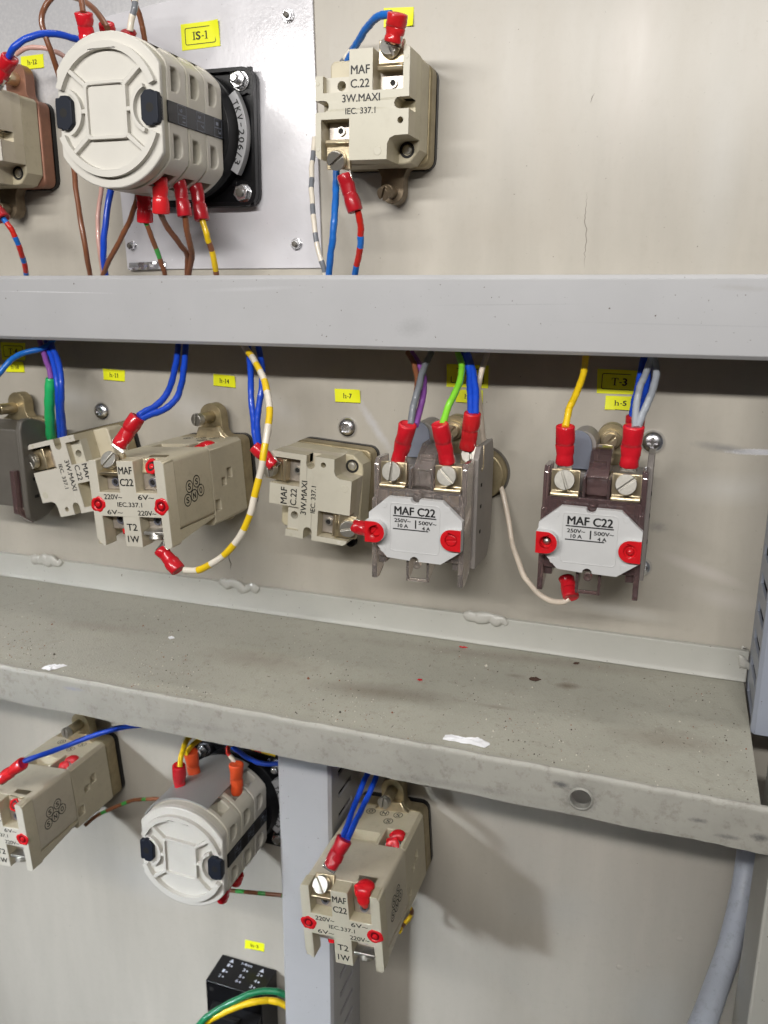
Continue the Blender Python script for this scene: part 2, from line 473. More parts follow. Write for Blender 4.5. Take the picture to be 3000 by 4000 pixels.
def lab(s, x, z, y, h, parent, w=None, mat_=None, frame=None, bold=0.011, rot_=0.0, align='CENTER', org=None):
    """printed lettering, cap height h, total width w (design units), front face at y"""
    o = text(s, (0, 0, 0), h, mat_ or M['ink'], parent, frame or FRONT, 0.0, align)
    f = frame or FRONT
    rv = Vector(f[0]).normalized(); uv = Vector(f[1]).normalized(); nv = rv.cross(uv)
    vs = o.data.vertices
    if not len(vs): return o
    a = [v.co.dot(rv) / U for v in vs]; b = [v.co.dot(uv) / U for v in vs]
    ca, cb = (min(a)+max(a))/2, (min(b)+max(b))/2
    k = (w / (max(a)-min(a))) if w else 1.0
    c_, s_ = math.cos(R(rot_)), math.sin(R(rot_))
    org = Vector(org) if org is not None else Vector((x, y, z))
    for v, aa, bb in zip(vs, a, b):
        p, q = (aa-ca)*k, (bb-cb)
        p, q = p*c_ - q*s_, p*s_ + q*c_
        v.co = (org + rv*p + uv*q + nv*0.07) * U
    if bold:
        # thicker strokes: the same outline printed again, shifted a hair to each side
        bm = bmesh.new(); bm.from_mesh(o.data)
        base_ = list(bm.verts) + list(bm.edges) + list(bm.faces)
        off = min(2.6 * bold, .05) * h
        for kx, ky, kn in ((off, 0, .004), (-off, 0, .008), (0, off*.7, .012), (0, -off*.7, .016)):
            d = bmesh.ops.duplicate(bm, geom=base_)
            vv = [e for e in d['geom'] if isinstance(e, bmesh.types.BMVert)]
            bmesh.ops.translate(bm, verts=vv, vec=(rv*(kx*c_-ky*s_) + uv*(kx*s_+ky*c_) + nv*kn) * U)
        bm.to_mesh(o.data); bm.free()
    return o

# ------------------------------------------------------------------ setting: door panel
panel = make('cabinet_panel', MB().box(-620, 78, 0, 2.5, -640, 340), M['panel'])
tag(panel, 'beige painted sheet metal back panel of the control cabinet behind everything', 'panel', kind='structure')
mp_ = M['panel']
# rubbed-through shiny scratches and frosted, speckled paint at the upper left
blend(mp_, ellipse_mask(mp_, -340, 150, 120, 62, 0, 0.25, 0.5, 0.05), col=(0.60, 0.60, 0.62), rough=0.3, amount=0.75)
blend(mp_, ellipse_mask(mp_, -330, 150, 120, 60, 0, 0.9, 2.6, 0.55), col=(0.34, 0.345, 0.37), amount=0.55)
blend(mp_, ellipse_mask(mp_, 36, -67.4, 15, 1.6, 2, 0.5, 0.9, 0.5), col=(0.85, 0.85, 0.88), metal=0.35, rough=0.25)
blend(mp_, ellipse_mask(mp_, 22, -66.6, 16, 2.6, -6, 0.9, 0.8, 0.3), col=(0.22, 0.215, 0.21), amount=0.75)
blend(mp_, ellipse_mask(mp_, -146, -66, 22, 3.0, -55, 0.8, 1.2, 0.35), col=(0.60, 0.60, 0.62), metal=0.3, amount=0.6)
blend(mp_, ellipse_mask(mp_, 18, -125, 24, 4.0, -17, 0.8, 0.5, 0.08), col=(0.56, 0.52, 0.48), amount=0.6)
blend(mp_, ellipse_mask(mp_, -3, -106, 5, 3, 0, 0.8, 1.5, 0.6), col=(0.2, 0.19, 0.19), amount=0.6)

for (x, z_, rx, rz, an, c_, a_) in ((25, -85, 26, 9, 4, (0.54, 0.53, 0.50), .5), (10, -110, 24, 5, -20, (0.36, 0.33, 0.28), .45), (28, -138, 22, 6, -6, (0.54, 0.51, 0.47), .5), (-20, -150, 30, 5, -4, (0.52, 0.52, 0.50), .4),
        (-60, 60, 9, 60, 2, (0.40, 0.36, 0.30), .35), (-30, 100, 14, 50, -3, (0.52, 0.47, 0.42), .4), (-85, 30, 30, 12, 0, (0.38, 0.34, 0.28), .3), (8, 60, 12, 70, 1, (0.50, 0.49, 0.46), .4), (-200, -60, 18, 8, -30, (0.54, 0.53, 0.51), .4),
        (-255, -62, 26, 12, -10, (0.56, 0.55, 0.53), .5), (-335, -60, 22, 9, -8, (0.58, 0.57, 0.55), .5), (-130, -150, 24, 8, 8, (0.37, 0.34, 0.29), .4), (-280, -138, 20, 7, 5, (0.36, 0.33, 0.28), .35), (-118, -75, 14, 5, -40, (0.36, 0.33, 0.29), .35),
        (-40, -330, 40, 18, 12, (0.40, 0.40, 0.38), .3), (-90, -400, 26, 34, 4, (0.40, 0.38, 0.34), .3), (20, -380, 22, 30, 0, (0.50, 0.50, 0.48), .3), (-300, -380, 60, 26, 4, (0.50, 0.50, 0.49), .3)):
    blend(mp_, ellipse_mask(mp_, x, z_, rx, rz, an, 0.95, 0.7, 0.035), col=c_, amount=a_)
def crack(pts, parent, r=0.22, name='paint_crack'):
    mb = MB()
    P = []
    for i in range(len(pts) - 1):
        a, b = Vector((pts[i][0], 0, pts[i][1])), Vector((pts[i+1][0], 0, pts[i+1][1]))
        n = max(2, int((b-a).length / 1.2))
        for k in range(n): P.append(a.lerp(b, k/n) + Vector((random.uniform(-.35, .35), 0, 0)))
    mb.tube([(p.x, 0.02, p.z) for p in P], lambda t: r*math.sin(math.pi*min(1, max(0.03, t)))+0.03, 5, sub=2)
    return make(name, mb, M['dark_crack'], parent)
M['dark_crack'] = mat('crack_shadow', (0.20, 0.18, 0.155), 0.8)
crack([(-45.7, 44), (-45.9, 32), (-44.9, 27), (-45.2, 18), (-44.5, 10.5)], panel, 0.15)
crack([(-45.4, 84), (-47.6, 79)], panel, 0.16)
crack([(-235, -144.8), (-233.6, -150.7), (-234, -156)], panel, 0.35)
# paint blisters near the bottom
mb = MB()
for x, z_, r in ((-2, -357, 1.6), (8, -356, 1.3), (13, -351, 1.4), (27, -330, 1.5), (-36, -345, 1.0)):
    mb.lathe((x, 0.2, z_), (0, -1, 0), [(0, r*1.5), (0.3, r), (0.55, r*.5), (0.6, 0)], 12)
make('paint_blister', mb, M['panel'], panel)['kind'] = 'stuff'

# side return of the door with the lit vertical flange at the lower right
fp = make('door_return', MB().box(48.5, 110, -99, -60, -640, -184), M['flange'], bevel=1.0)
tag(fp, 'pale painted vertical steel flange at the lower right edge, beside the grey conduit', 'flange', kind='structure')

# ------------------------------------------------------------------ white mounting sheet
pl = thing('mounting_sheet', 'glossy white metal sheet with three bolts behind the upper rotary switch', 'metal sheet', (-235, 0, 70))
off = (-235, 70)
outl = [(-289, 12), (-173.6, 12.2), (-177.4, 165), (-206, 143.5), (-250, 139.5), (-293, 135.4)]
make('sheet', MB().prism([(x-off[0], z_-off[1]) for x, z_ in outl], -1.4, -0.25), M['plate'], pl, bevel=0.3)
def hexbolt(parent, x, z_, y0, r, hgt, m, hole=True, name='bolt'):
    mb = MB()
    mb.lathe((x, y0, z_), (0, -1, 0), [(0, 0), (0, r*1.28), (0.5, r*1.28), (0.5, 0)], 20)
    mb.prism([(x + r*1.1*math.cos(R(a+13)), z_ + r*1.1*math.sin(R(a+13))) for a in range(0, 360, 60)], y0-0.5, y0-hgt)
    o = make(name, mb, m, parent, bevel=0.25)
    if hole:
        make('stud', MB().lathe((x, y0-hgt, z_), (0, -1, 0), [(-1, 0), (-1, r*.55), (1.2, r*.55), (1.4, r*.4), (1.4, 0)], 16), M['darkgrey'], o)
    return o
for x, z_ in ((-189.1, 126.3), (-187.1, 23.7)):
    hexbolt(pl, x-off[0], z_-off[1], -1.4, 2.4, 2.2, M['chrome'])
hexbolt(pl, -284.5-off[0], 24.1-off[1], -1.4, 2.0, 2.6, M['chrome'])
mb = MB()
P = []
nx, nz = 13, 4
for j in range(nz):
    for i in range(nx):
        P.append((-52 + i*1.9, -1.7 - random.random()*1.2 - (0.6 if j == 0 else 0), -58.5 + j*1.3 + (i*0.06)))
mb.add(P, [(j*nx+i, j*nx+i+1, (j+1)*nx+i+1, (j+1)*nx+i) for j in range(nz-1) for i in range(nx-1)])
foil = make('torn_foil', mb, M['chrome'], pl, sharp=15)

# ------------------------------------------------------------------ ducts
def duct(name, label, axis, a0, a1, c0, c1, depth, slots, dm='duct'):
    """plastic wiring duct: base, two slotted side walls, clip-on cover. axis 'x' or 'z' gives the run"""
    if axis == 'z': loc = ((c0+c1)/2, 0, a0)
    else: loc = (a0, 0, (c0+c1)/2)
    t = thing(name, label, 'wiring duct', loc)
    h = (c1-c0)/2; L = a1-a0
    def side(sgn):
        yo0, yo1 = -depth+2.2, -2.2
        holes = []
        if slots:
            s0 = slots[0]
            while s0 < L - 6:
                if s0 > 5: holes.append([(-depth*q, s0+e_) for q, e_ in (((.28, -1.7), (.28, 1.7), (.72, 1.7), (.72, -1.7)) if dm == 'duct' else ((.18, -2.6), (.18, 2.6), (.84, 2.6), (.84, -2.6)))])
                s0 += slots[1]
        out = [(yo0, 0.5), (yo1, 0.5), (yo1, L-0.5), (yo0, L-0.5)]
        mb = MB()
        x0, x1 = sgn*h, sgn*(h-1.3)
        if axis == 'z': mb.prism(out, x0, x1, holes, 'x')
        else:
            mb.prism(out, x0, x1, holes, 'x')
            mb.xf(Matrix(((0,0,1,0),(0,1,0,0),(1,0,0,0),(0,0,0,1))))
        make('side_wall', mb, M[dm], t, bevel=0.12)
    side(1); side(-1)
    def bx(x0, x1, y0, y1, z0, z1):
        return MB().box(x0, x1, y0, y1, z0, z1) if axis == 'z' else MB().box(z0, z1, y0, y1, x0, x1)
    make('base', bx(-h, h, -2.2, 0-0.05, 0, L), M[dm], t)
    e = 0.7
    prof = [(-h-e, -depth+4), (-h-e, -depth+1.2), (-h-e+1.6, -depth-0.6), (h+e-1.6, -depth-0.6), (h+e, -depth+1.2), (h+e, -depth+4), (h+e-0.5, -depth+4), (h+e-0.5, -depth+2.2), (-h-e+0.5, -depth+2.2), (-h-e+0.5, -depth+4)]
    mb = MB()
    if axis == 'z': mb.prism(prof, 0, L, axis='z')
    else:
        mb.prism(prof, 0, L, axis='z'); mb.xf(Matrix(((0,0,1,0),(0,1,0,0),(1,0,0,0),(0,0,0,1))))
    make('cover', mb, M[dm], t, bevel=0.35)
    if axis == 'z':
        for i in range(7):
            xx = -h + 4 + (2*h-8)*i/6; yy = -9 - 5.5*(i*3 % 5)
            make('added_inner_cable', MB().tube([(xx+random.uniform(-1, 1), yy, 2+L*k/8) for k in range(8)], 2.3, 8, sub=3), M['black'], t)  # black cables added inside so the slots read dark
    return t
md = M['duct']
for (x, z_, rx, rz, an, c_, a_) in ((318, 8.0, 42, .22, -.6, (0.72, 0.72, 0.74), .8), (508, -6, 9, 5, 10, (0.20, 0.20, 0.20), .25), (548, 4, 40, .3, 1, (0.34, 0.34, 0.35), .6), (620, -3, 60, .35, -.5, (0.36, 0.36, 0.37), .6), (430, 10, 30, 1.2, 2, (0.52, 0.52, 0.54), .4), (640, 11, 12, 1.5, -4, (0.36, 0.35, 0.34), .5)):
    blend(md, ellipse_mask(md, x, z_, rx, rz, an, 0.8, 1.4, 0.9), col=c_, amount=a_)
hd = duct('wiring_duct', 'long horizontal grey wiring duct crossing above the middle row of devices', 'x', -620, 120, -23.6, 7.2, 44, (9, 13.3))
vd = duct('wiring_duct', 'vertical grey slotted wiring duct below the shelf', 'z', -640, -190, -184.3, -154.6, 44, (3.0, 13.3))
rd = duct('wiring_duct', 'short vertical grey slotted wiring duct cut off at the right edge above the shelf end', 'z', -182, -25.5, 43.2, 75, 44, (5.6, 13.4), 'duct_shaded')

# ------------------------------------------------------------------ steel shelf rail
sh = thing('steel_shelf', 'dusty angle iron shelf rail running across the panel with a hole in its front lip', 'shelf', (0, 0, -180))
make('rear_flange', MB().prism([(-0.1, 18.6), (-2.6, 18.4), (-3.0, 6.0), (-4.6, 3.3), (-0.1, 3.4)], -620, 42.6, axis='x'), M['flange'], sh, bevel=0.5)
xs = [-620 + i*13.0 for i in range(51)] + [41.5]
mb = MB()
k = 11
for i, x in enumerate(xs):
    for (y, z_) in [(-0.1, 3.3), (-4.6, 3.2), (-8, 2.9), (-30, 0.75), (-60, -2.15), (-88, -4.9), (-93.5, -5.6), (-95.3, -5.3), (-95.3, -8), (-60, -5.0), (-0.1, 0)]:
        wob = 0 if y > -6 or y < -92 else 0.25*math.sin(i*0.9+y*.05)
        xx = x + (2.0*(-y/95) if i == len(xs)-1 else 0)
        mb.v.append(Vector((xx, y, z_+wob)))
for i in range(len(xs)-1):
    for j in range(k):
        mb.f.append((i*k+j, i*k+(j+1) % k, (i+1)*k+(j+1) % k, (i+1)*k+j)); mb.m.append(0)
mb.f.append(tuple(range(k))); mb.f.append(tuple((len(xs)-1)*k+j for j in range(k))); mb.m += [0, 0]
make('ledge', mb, M['shelf'], sh, sharp=50)
lip = MB()
pr = [(-95.2, -4.6), (-95.9, -3.7), (-97.2, -3.6), (-98.1, -4.4), (-98.4, -6.0), (-98.5, -22.6), (-97.8, -23.1), (-95.8, -22.9), (-95.2, -21)]
kk = len(pr)
xs2 = [-620 + i*5.0 for i in range(133)] + [43.8]
ph = [random.random()*6 for _ in range(6)]
for i, x in enumerate(xs2 + [60] + [110]):
    for (y, z_) in pr:
        n1 = 0.14*math.sin(x*.21+ph[0]) + 0.10*math.sin(x*.47+ph[1]) + 0.07*math.sin(x*1.1+ph[2])
        n2 = 0.18*math.sin(x*.13+ph[3]) + 0.10*math.sin(x*.6+ph[4])
        lip.v.append(Vector((x, y + n2*0.6, z_ + (n1 if z_ > -8 else n2))))
NX = len(xs2) + 2
for i in range(NX-1):
    for j in range(kk):
        lip.f.append((i*kk+j, i*kk+(j+1) % kk, (i+1)*kk+(j+1) % kk, (i+1)*kk+j)); lip.m.append(0)
lip.f.append(tuple(range(kk))); lip.f.append(tuple((NX-1)*kk+j for j in range(kk))); lip.m += [0, 0]
lipo = make('front_lip', lip, M['lip'], sh, sharp=40)
cut(lipo, MB().cyl((-22, -105, -14.6), (-22, -90, -14.6), 4.1, 28))
make('burr_ring', MB().lathe((-22, -98.5, -14.6), (0, -1, 0), [(0, 5.2), (.35, 4.9), (.6, 4.4), (.4, 4.05), (0, 4.0)], 28), M['lip'], sh)
# weld seams where the flange meets the panel
def weld(x0, x1, z0, z1, rr=3.0):
    # a lumpy bead of sealant pressed over the joint, smoothed under paint
    n = max(4, int((x1-x0)/2.6))
    P = []; rad = []
    for i in range(n+1):
        t = i/n
        P.append((x0+(x1-x0)*t, -3.0, z0+(z1-z0)*t + 17.6 + random.uniform(-1.5, 1.5)))
        rad.append(rr*random.uniform(.65, 1.2)*(.55 if i in (0, n) else 1))
    def rf(t):
        q = t*n; a = int(min(n-1, q)); f = q-a; f = f*f*(3-2*f)
        return rad[a]*(1-f)+rad[a+1]*f
    mb = MB().tube(P, rf, 16, sub=6)
    for k in range(3):
        x = random.uniform(x0, x1); r = random.uniform(1.2, 2.2)
        mb.lathe((x, -3.0, 17.6 + random.choice((-1, 1))*random.uniform(2.0, 4.5)), (0, -1, 0), [(0, r), (r*.5, r*.85), (r*.9, r*.4), (r, 0)], 12)
    for v in mb.v: v.y = -3.0 + (v.y+3.0)*.62 + (.0 if v.y < -3 else 0)
    o = make('weld_seam', mb, M['weldpaint'], sh, sharp=80)
    m = o.modifiers.new('rm', 'REMESH'); m.mode = 'VOXEL'; m.voxel_size = 0.35*U; m.use_smooth_shade = True
    s_ = o.modifiers.new('sm', 'SMOOTH'); s_.iterations = 8; s_.factor = 0.5
weld(-375, -351, 0, -0.2); weld(-240, -214, 0, -0.2); weld(-95, -72, 0.6, -0.6); weld(38, 44, -3, -8, 2.0)

# ------------------------------------------------------------------ dust, paint flakes, paper scraps
ms = M['shelf']
for (x, y, rx, ry, a_) in ((-37, -31.5, 7, 3.4, .8), (-62, -29, 6, 2, .5), (-120, -62, 46, 9, .5), (-190, -52, 40, 12, .35), (10, -62, 30, 10, .4), (-60, -12, 110, 7, .35), (-65, -58, 12, 2, .4), (-290, -45, 40, 7, .3)):
    blend(ms, ellipse_mask(ms, x, y, rx, ry, 4, 0.9, 0.9, 0.12, 'xy'), col=(0.15, 0.115, 0.08), amount=a_)
ml = M['lip']
for (x, z_, rx, rz, a_) in ((-30, -10, 4, 2, .9), (-22, -14.6, 7.6, 6.6, .55), (22, -14, 4.5, 1.2, .7), (33, -18.5, 6, 1.2, .6), (-268, -9, 7, 1.3, .5), (-200, -16, 40, 2, .15), (-80, -20, 50, 2.2, .2), (44, -16, 4, 2, .8)):
    blend(ml, ellipse_mask(ml, x, z_, rx, rz, 3, 0.8, 1.6, 0.6), col=(0.10, 0.10, 0.10) if x != -268 else (0.25, 0.28, 0.40), amount=a_)
def shelf_z(y): return -176.8 + (y + 4.6) * 0.0966
mb = MB()
for i in range(2600):
    x = random.uniform(-400, 42); y = -random.uniform(6, 93) if random.random() < .55 else -random.triangular(40, 94, 90)
    r = random.choice((.14, .18, .24, .3, .4)) * random.uniform(.7, 1.3)
    if random.random() < .03: r *= 2.0
    zz = shelf_z(y)
    a = random.random()*6
    vs = [(x+r*math.cos(a+k*1.57)*random.uniform(.6, 1.3), y+r*math.sin(a+k*1.57), zz-.3) for k in range(4)] + [(x+random.uniform(-.3, .3)*r, y, zz+r*.9)]
    mb.add(vs, [(0, 1, 4), (1, 2, 4), (2, 3, 4), (3, 0, 4)], random.choice((0, 0, 0, 1, 1, 2, 2, 3)))
M['grit1'] = mat('grit_dark', (0.07, 0.055, 0.045), 0.8); M['grit2'] = mat('grit_pale', (0.62, 0.58, 0.5), 0.7)
M['grit3'] = mat('grit_grey', (0.28, 0.27, 0.24), 0.7); M['grit4'] = mat('grit_rust', (0.24, 0.09, 0.05), 0.8)
gr = make('dust_grit', mb, [M['grit1'], M['grit2'], M['grit3'], M['grit4']])
tag(gr, 'fine dark and pale grit scattered over the shelf', 'grit', kind='stuff')

def scrap(pts, label, y_c, hgt=0.5, m='paper', name='paper_scrap', cat='paper scrap'):
    cx = sum(p[0] for p in pts)/len(pts); cy = sum(p[1] for p in pts)/len(pts)
    zc = shelf_z(cy) + 0.25
    ring = []
    for i, p in enumerate(pts):
        q = pts[(i+1) % len(pts)]
        for k in range(4):
            t = k/4
            ring.append((p[0]+(q[0]-p[0])*t + random.uniform(-.4, .4) - cx, p[1]+(q[1]-p[1])*t + random.uniform(-.4, .4) - cy))
    n = len(ring)
    mb = MB()
    vs = []
    for f, dz in ((1, 0), (1.0, 0.25), (.7, hgt), (.35, hgt*.7)):
        for (a, b) in ring: vs.append((a*f, b*f, dz + b*f*0.065 + random.uniform(-.12, .12)*(dz > 0.2)))
    vs.append((0, 0, hgt*.8))
    fs = []
    for j in range(3):
        for i in range(n): fs.append((j*n+i, j*n+(i+1) % n, (j+1)*n+(i+1) % n, (j+1)*n+i))
    for i in range(n): fs.append((3*n+i, 3*n+(i+1) % n, 4*n))
    fs.append(tuple(range(n-1, -1, -1)))
    mb.add(vs, fs)
    o = make(name, mb, M[m], sharp=25); o.location = Vector((cx, cy, zc))*U
    tag(o, label, cat)
scrap([(-291.5, -92), (-288, -87.5), (-284, -87.5), (-281, -85.5), (-284, -90), (-287, -92.5)], 'crumpled white paper flake at the left front of the shelf', 0, 1.4)
scrap([(-82, -90), (-81.5, -86.5), (-73, -86.8), (-66, -84.5), (-61.5, -86.5), (-63, -90), (-70, -89.5)], 'long torn strip of white paper on the shelf near its front edge', 0, 1.3)
scrap([(-247.8, -45.5), (-246, -43.6), (-244.2, -44.6), (-245.6, -46.2)], 'tiny white chip in the middle of the shelf, below the transformer lamp block', 0, 0.9, 'paper', 'paint_flake', 'flake')
scrap([(-351.6, -32.6), (-350.3, -31.4), (-349.3, -32.4), (-350.4, -33.4)], 'small pale chip at the left rear of the shelf', 0, 0.7, 'flange', 'paint_flake', 'flake')
scrap([(-106.2, -46.9), (-105.4, -46.2), (-103.6, -46.8), (-105.2, -47.5)], 'tiny red plastic crumb on the middle of the shelf', 0, 0.5, 'red', 'plastic_crumb', 'crumb')
scrap([(-95, -9.8), (-93, -9.0), (-90.5, -9.9), (-93, -10.6)], 'thin dark red crumb close to the shelf fold', 0, 0.4, 'red', 'plastic_crumb', 'crumb')
M['rust'] = mat('rust_spot', (0.075, 0.04, 0.028), 0.9, var=0.3, vscale=0.4, bump=0.4)
scrap([(-55, -31.5), (-51.5, -31.8), (-49.5, -29.5), (-52.5, -27.8), (-55, -29)], 'dark brown rust blot on the right of the shelf', 0, 0.15, 'rust', 'rust_spot', 'rust spot')
scrap([(-36.6, -10.6), (-34.2, -10.2), (-34.4, -8.4), (-36.4, -8.6)], 'small reddish brown blot near the shelf fold', 0, 0.15, 'rust', 'rust_spot', 'rust spot')
M['zincshade'] = mat('shaded_zinc', (0.17, 0.13, 0.085), 0.45, metal=0.5, var=0.2, vscale=0.2)  # zinc darkened in colour for the lower ears, which lie in shadow
# ------------------------------------------------------------------ small hardware
def slot_screw(parent, p, d, r, h, ang, m=None, name='screw', sw=0.9, shank=None):
    """slotted cheese-head screw, p = centre of the seat, d = direction the head faces"""
    p = Vector(p); d = Vector(d).normalized()
    a = d.cross(Vector((0, 0, 1)))
    if a.length < .1: a = d.cross(Vector((1, 0, 0)))
    a.normalize(); b = d.cross(a)
    ca, sa = math.cos(R(ang)), math.sin(R(ang))
    e1 = a*ca + b*sa; e2 = b*ca - a*sa
    mb = MB()
    if shank: mb.cyl(p - d*shank, p, r*.5, 14)
    mb.lathe(p, d, [(0, 0), (0, r*.97), (h*.55, r), (h*.55, 0)], 28)
    half = []
    a0 = math.asin(sw/2/r)
    for sg in (1, -1):
        out = []
        for i in range(13):
            an = a0 + (math.pi - 2*a0)*i/12
            out.append((r*math.cos(an), sg*r*math.sin(an)))
        st = len(mb.v)
        mb.prism(out, h*.5, h, axis='z')
        Mx = Matrix(((e1.x, e2.x, d.x, p.x), (e1.y, e2.y, d.y, p.y), (e1.z, e2.z, d.z, p.z), (0, 0, 0, 1)))
        mb.xf(Mx, st)
    return make(name, mb, m or M['steel'], parent, bevel=0.22)

def tube_hole(parent, x, z_, y, r=1.5, m='steel', name='test_socket'):
    o = make(name, MB().lathe((x, y, z_), (0, -1, 0), [(-1.0, 0), (-1.0, r), (1.1, r), (1.1, r*.66), (.6, r*.62), (.6, 0)], 20), M[m], parent, bevel=0.0)
    make('bore', MB().lathe((x, y, z_), (0, -1, 0), [(.62, r*.62), (.65, r*.6), (.65, 0)], 16), M['dark'], o)
    return o

def clamp(parent, cx, zt, zb, y, w, m='brass', tilt=0.0):
    """bent brass saddle washer: flat plate with a rolled lower lip"""
    prof = [(y, zt), (y, zb+1.6), (y-1.0, zb+1.0), (y-1.9, zb+1.3), (y-2.4, zb+.3), (y-2.0, zb-.5), (y-.8, zb-.4), (y+1.0, zb+.5), (y+1.0, zt)]
    mb = MB().prism(prof, cx-w/2, cx+w/2, axis='x')
    return make('clamp_plate', mb, M[m], parent, bevel=0.3)

def ear(parent, cx, cz0, cz1, w, y0, y1, m='zincyellow', flip=1):
    """zinc plated tab with a round end and a slotted clamping screw"""
    hw = w/2
    out = [(cx-hw*1.9, cz0), (cx-hw*1.25, cz0+flip*2.2), (cx-hw, cz0+flip*5)]
    zc = cz1 - flip*hw
    arc = [(cx+hw*math.cos(a), zc+flip*hw*math.sin(a)) for a in [math.pi*(1-i/12) for i in range(13)]]
    out += arc + [(cx+hw, cz0+flip*5), (cx+hw*1.25, cz0+flip*2.2), (cx+hw*1.9, cz0)]
    return make('mounting_ear', MB().prism(out, y0, y1), M[m], parent, bevel=0.6)

def paint_dab(parent, x, y, z_, r, d=(0, -1, 0), inner=0.5, name='red_seal', seed=0, depth=0.4):
    """ragged ring of red sealing paint around a recess"""
    rnd = random.Random(seed)
    n = 26
    d = Vector(d).normalized(); a = d.cross(Vector((0, 0, 1))); 
    if a.length < .1: a = Vector((1, 0, 0))
    a.normalize(); b = d.cross(a)
    P = Vector((x, y, z_))
    vs = []; fs = []
    q1, q2, q3 = rnd.random()*6, rnd.random()*6, rnd.random()*6
    ro = [r*(1 + .08*math.sin(2*6.283*i/n+q1) + .05*math.sin(5*6.283*i/n+q2) + rnd.uniform(-.04, .05)) for i in range(n)]
    for i in range(n):
        an = 2*math.pi*i/n
        u = a*math.cos(an) + b*math.sin(an)
        vs += [P + u*ro[i] + d*0.03, P + u*ro[i]*.93 + d*depth, P + u*r*(inner+.08) + d*depth*1.1, P + u*r*inner + d*0.05]
    for i in range(n):
        j = (i+1) % n
        for k in range(3): fs.append((i*4+k, j*4+k, j*4+k+1, i*4+k+1))
    mb = MB(); mb.add(vs, fs)
    o = make(name, mb, M['redpaint'], parent, sharp=60)
    make('recess_shade_disc', MB().lathe(P, d, [(0.04, r*(inner+.05)), (0.10, 0)], 20), M['redshade'], o)
    make('screw_tip', MB().lathe(P, d, [(0.05, r*inner*.6), (0.5, r*inner*.55), (0.8, r*inner*.3), (0.85, 0)], 14), M['redpaint'], o)
    return o

def blob(parent, balls, m='redpaint', name='red_seal', vox=.5):
    mb = MB()
    for (c, r, sq) in balls:
        st = len(mb.v)
        mb.lathe((0, 0, -r), (0, 0, 1), [(0, 0)] + [(r-r*math.cos(R(a)), r*math.sin(R(a))) for a in range(20, 180, 20)] + [(2*r, 0)], 14)
        mb.xf(Matrix.Translation(c) @ Matrix.Diagonal((*sq, 1)), st)
    o = make(name, mb, M[m], parent)
    q = o.modifiers.new('rm', 'REMESH'); q.mode = 'VOXEL'; q.voxel_size = vox*U; q.use_smooth_shade = True
    q = o.modifiers.new('sm', 'SMOOTH'); q.iterations = 6; q.factor = .7
    return o

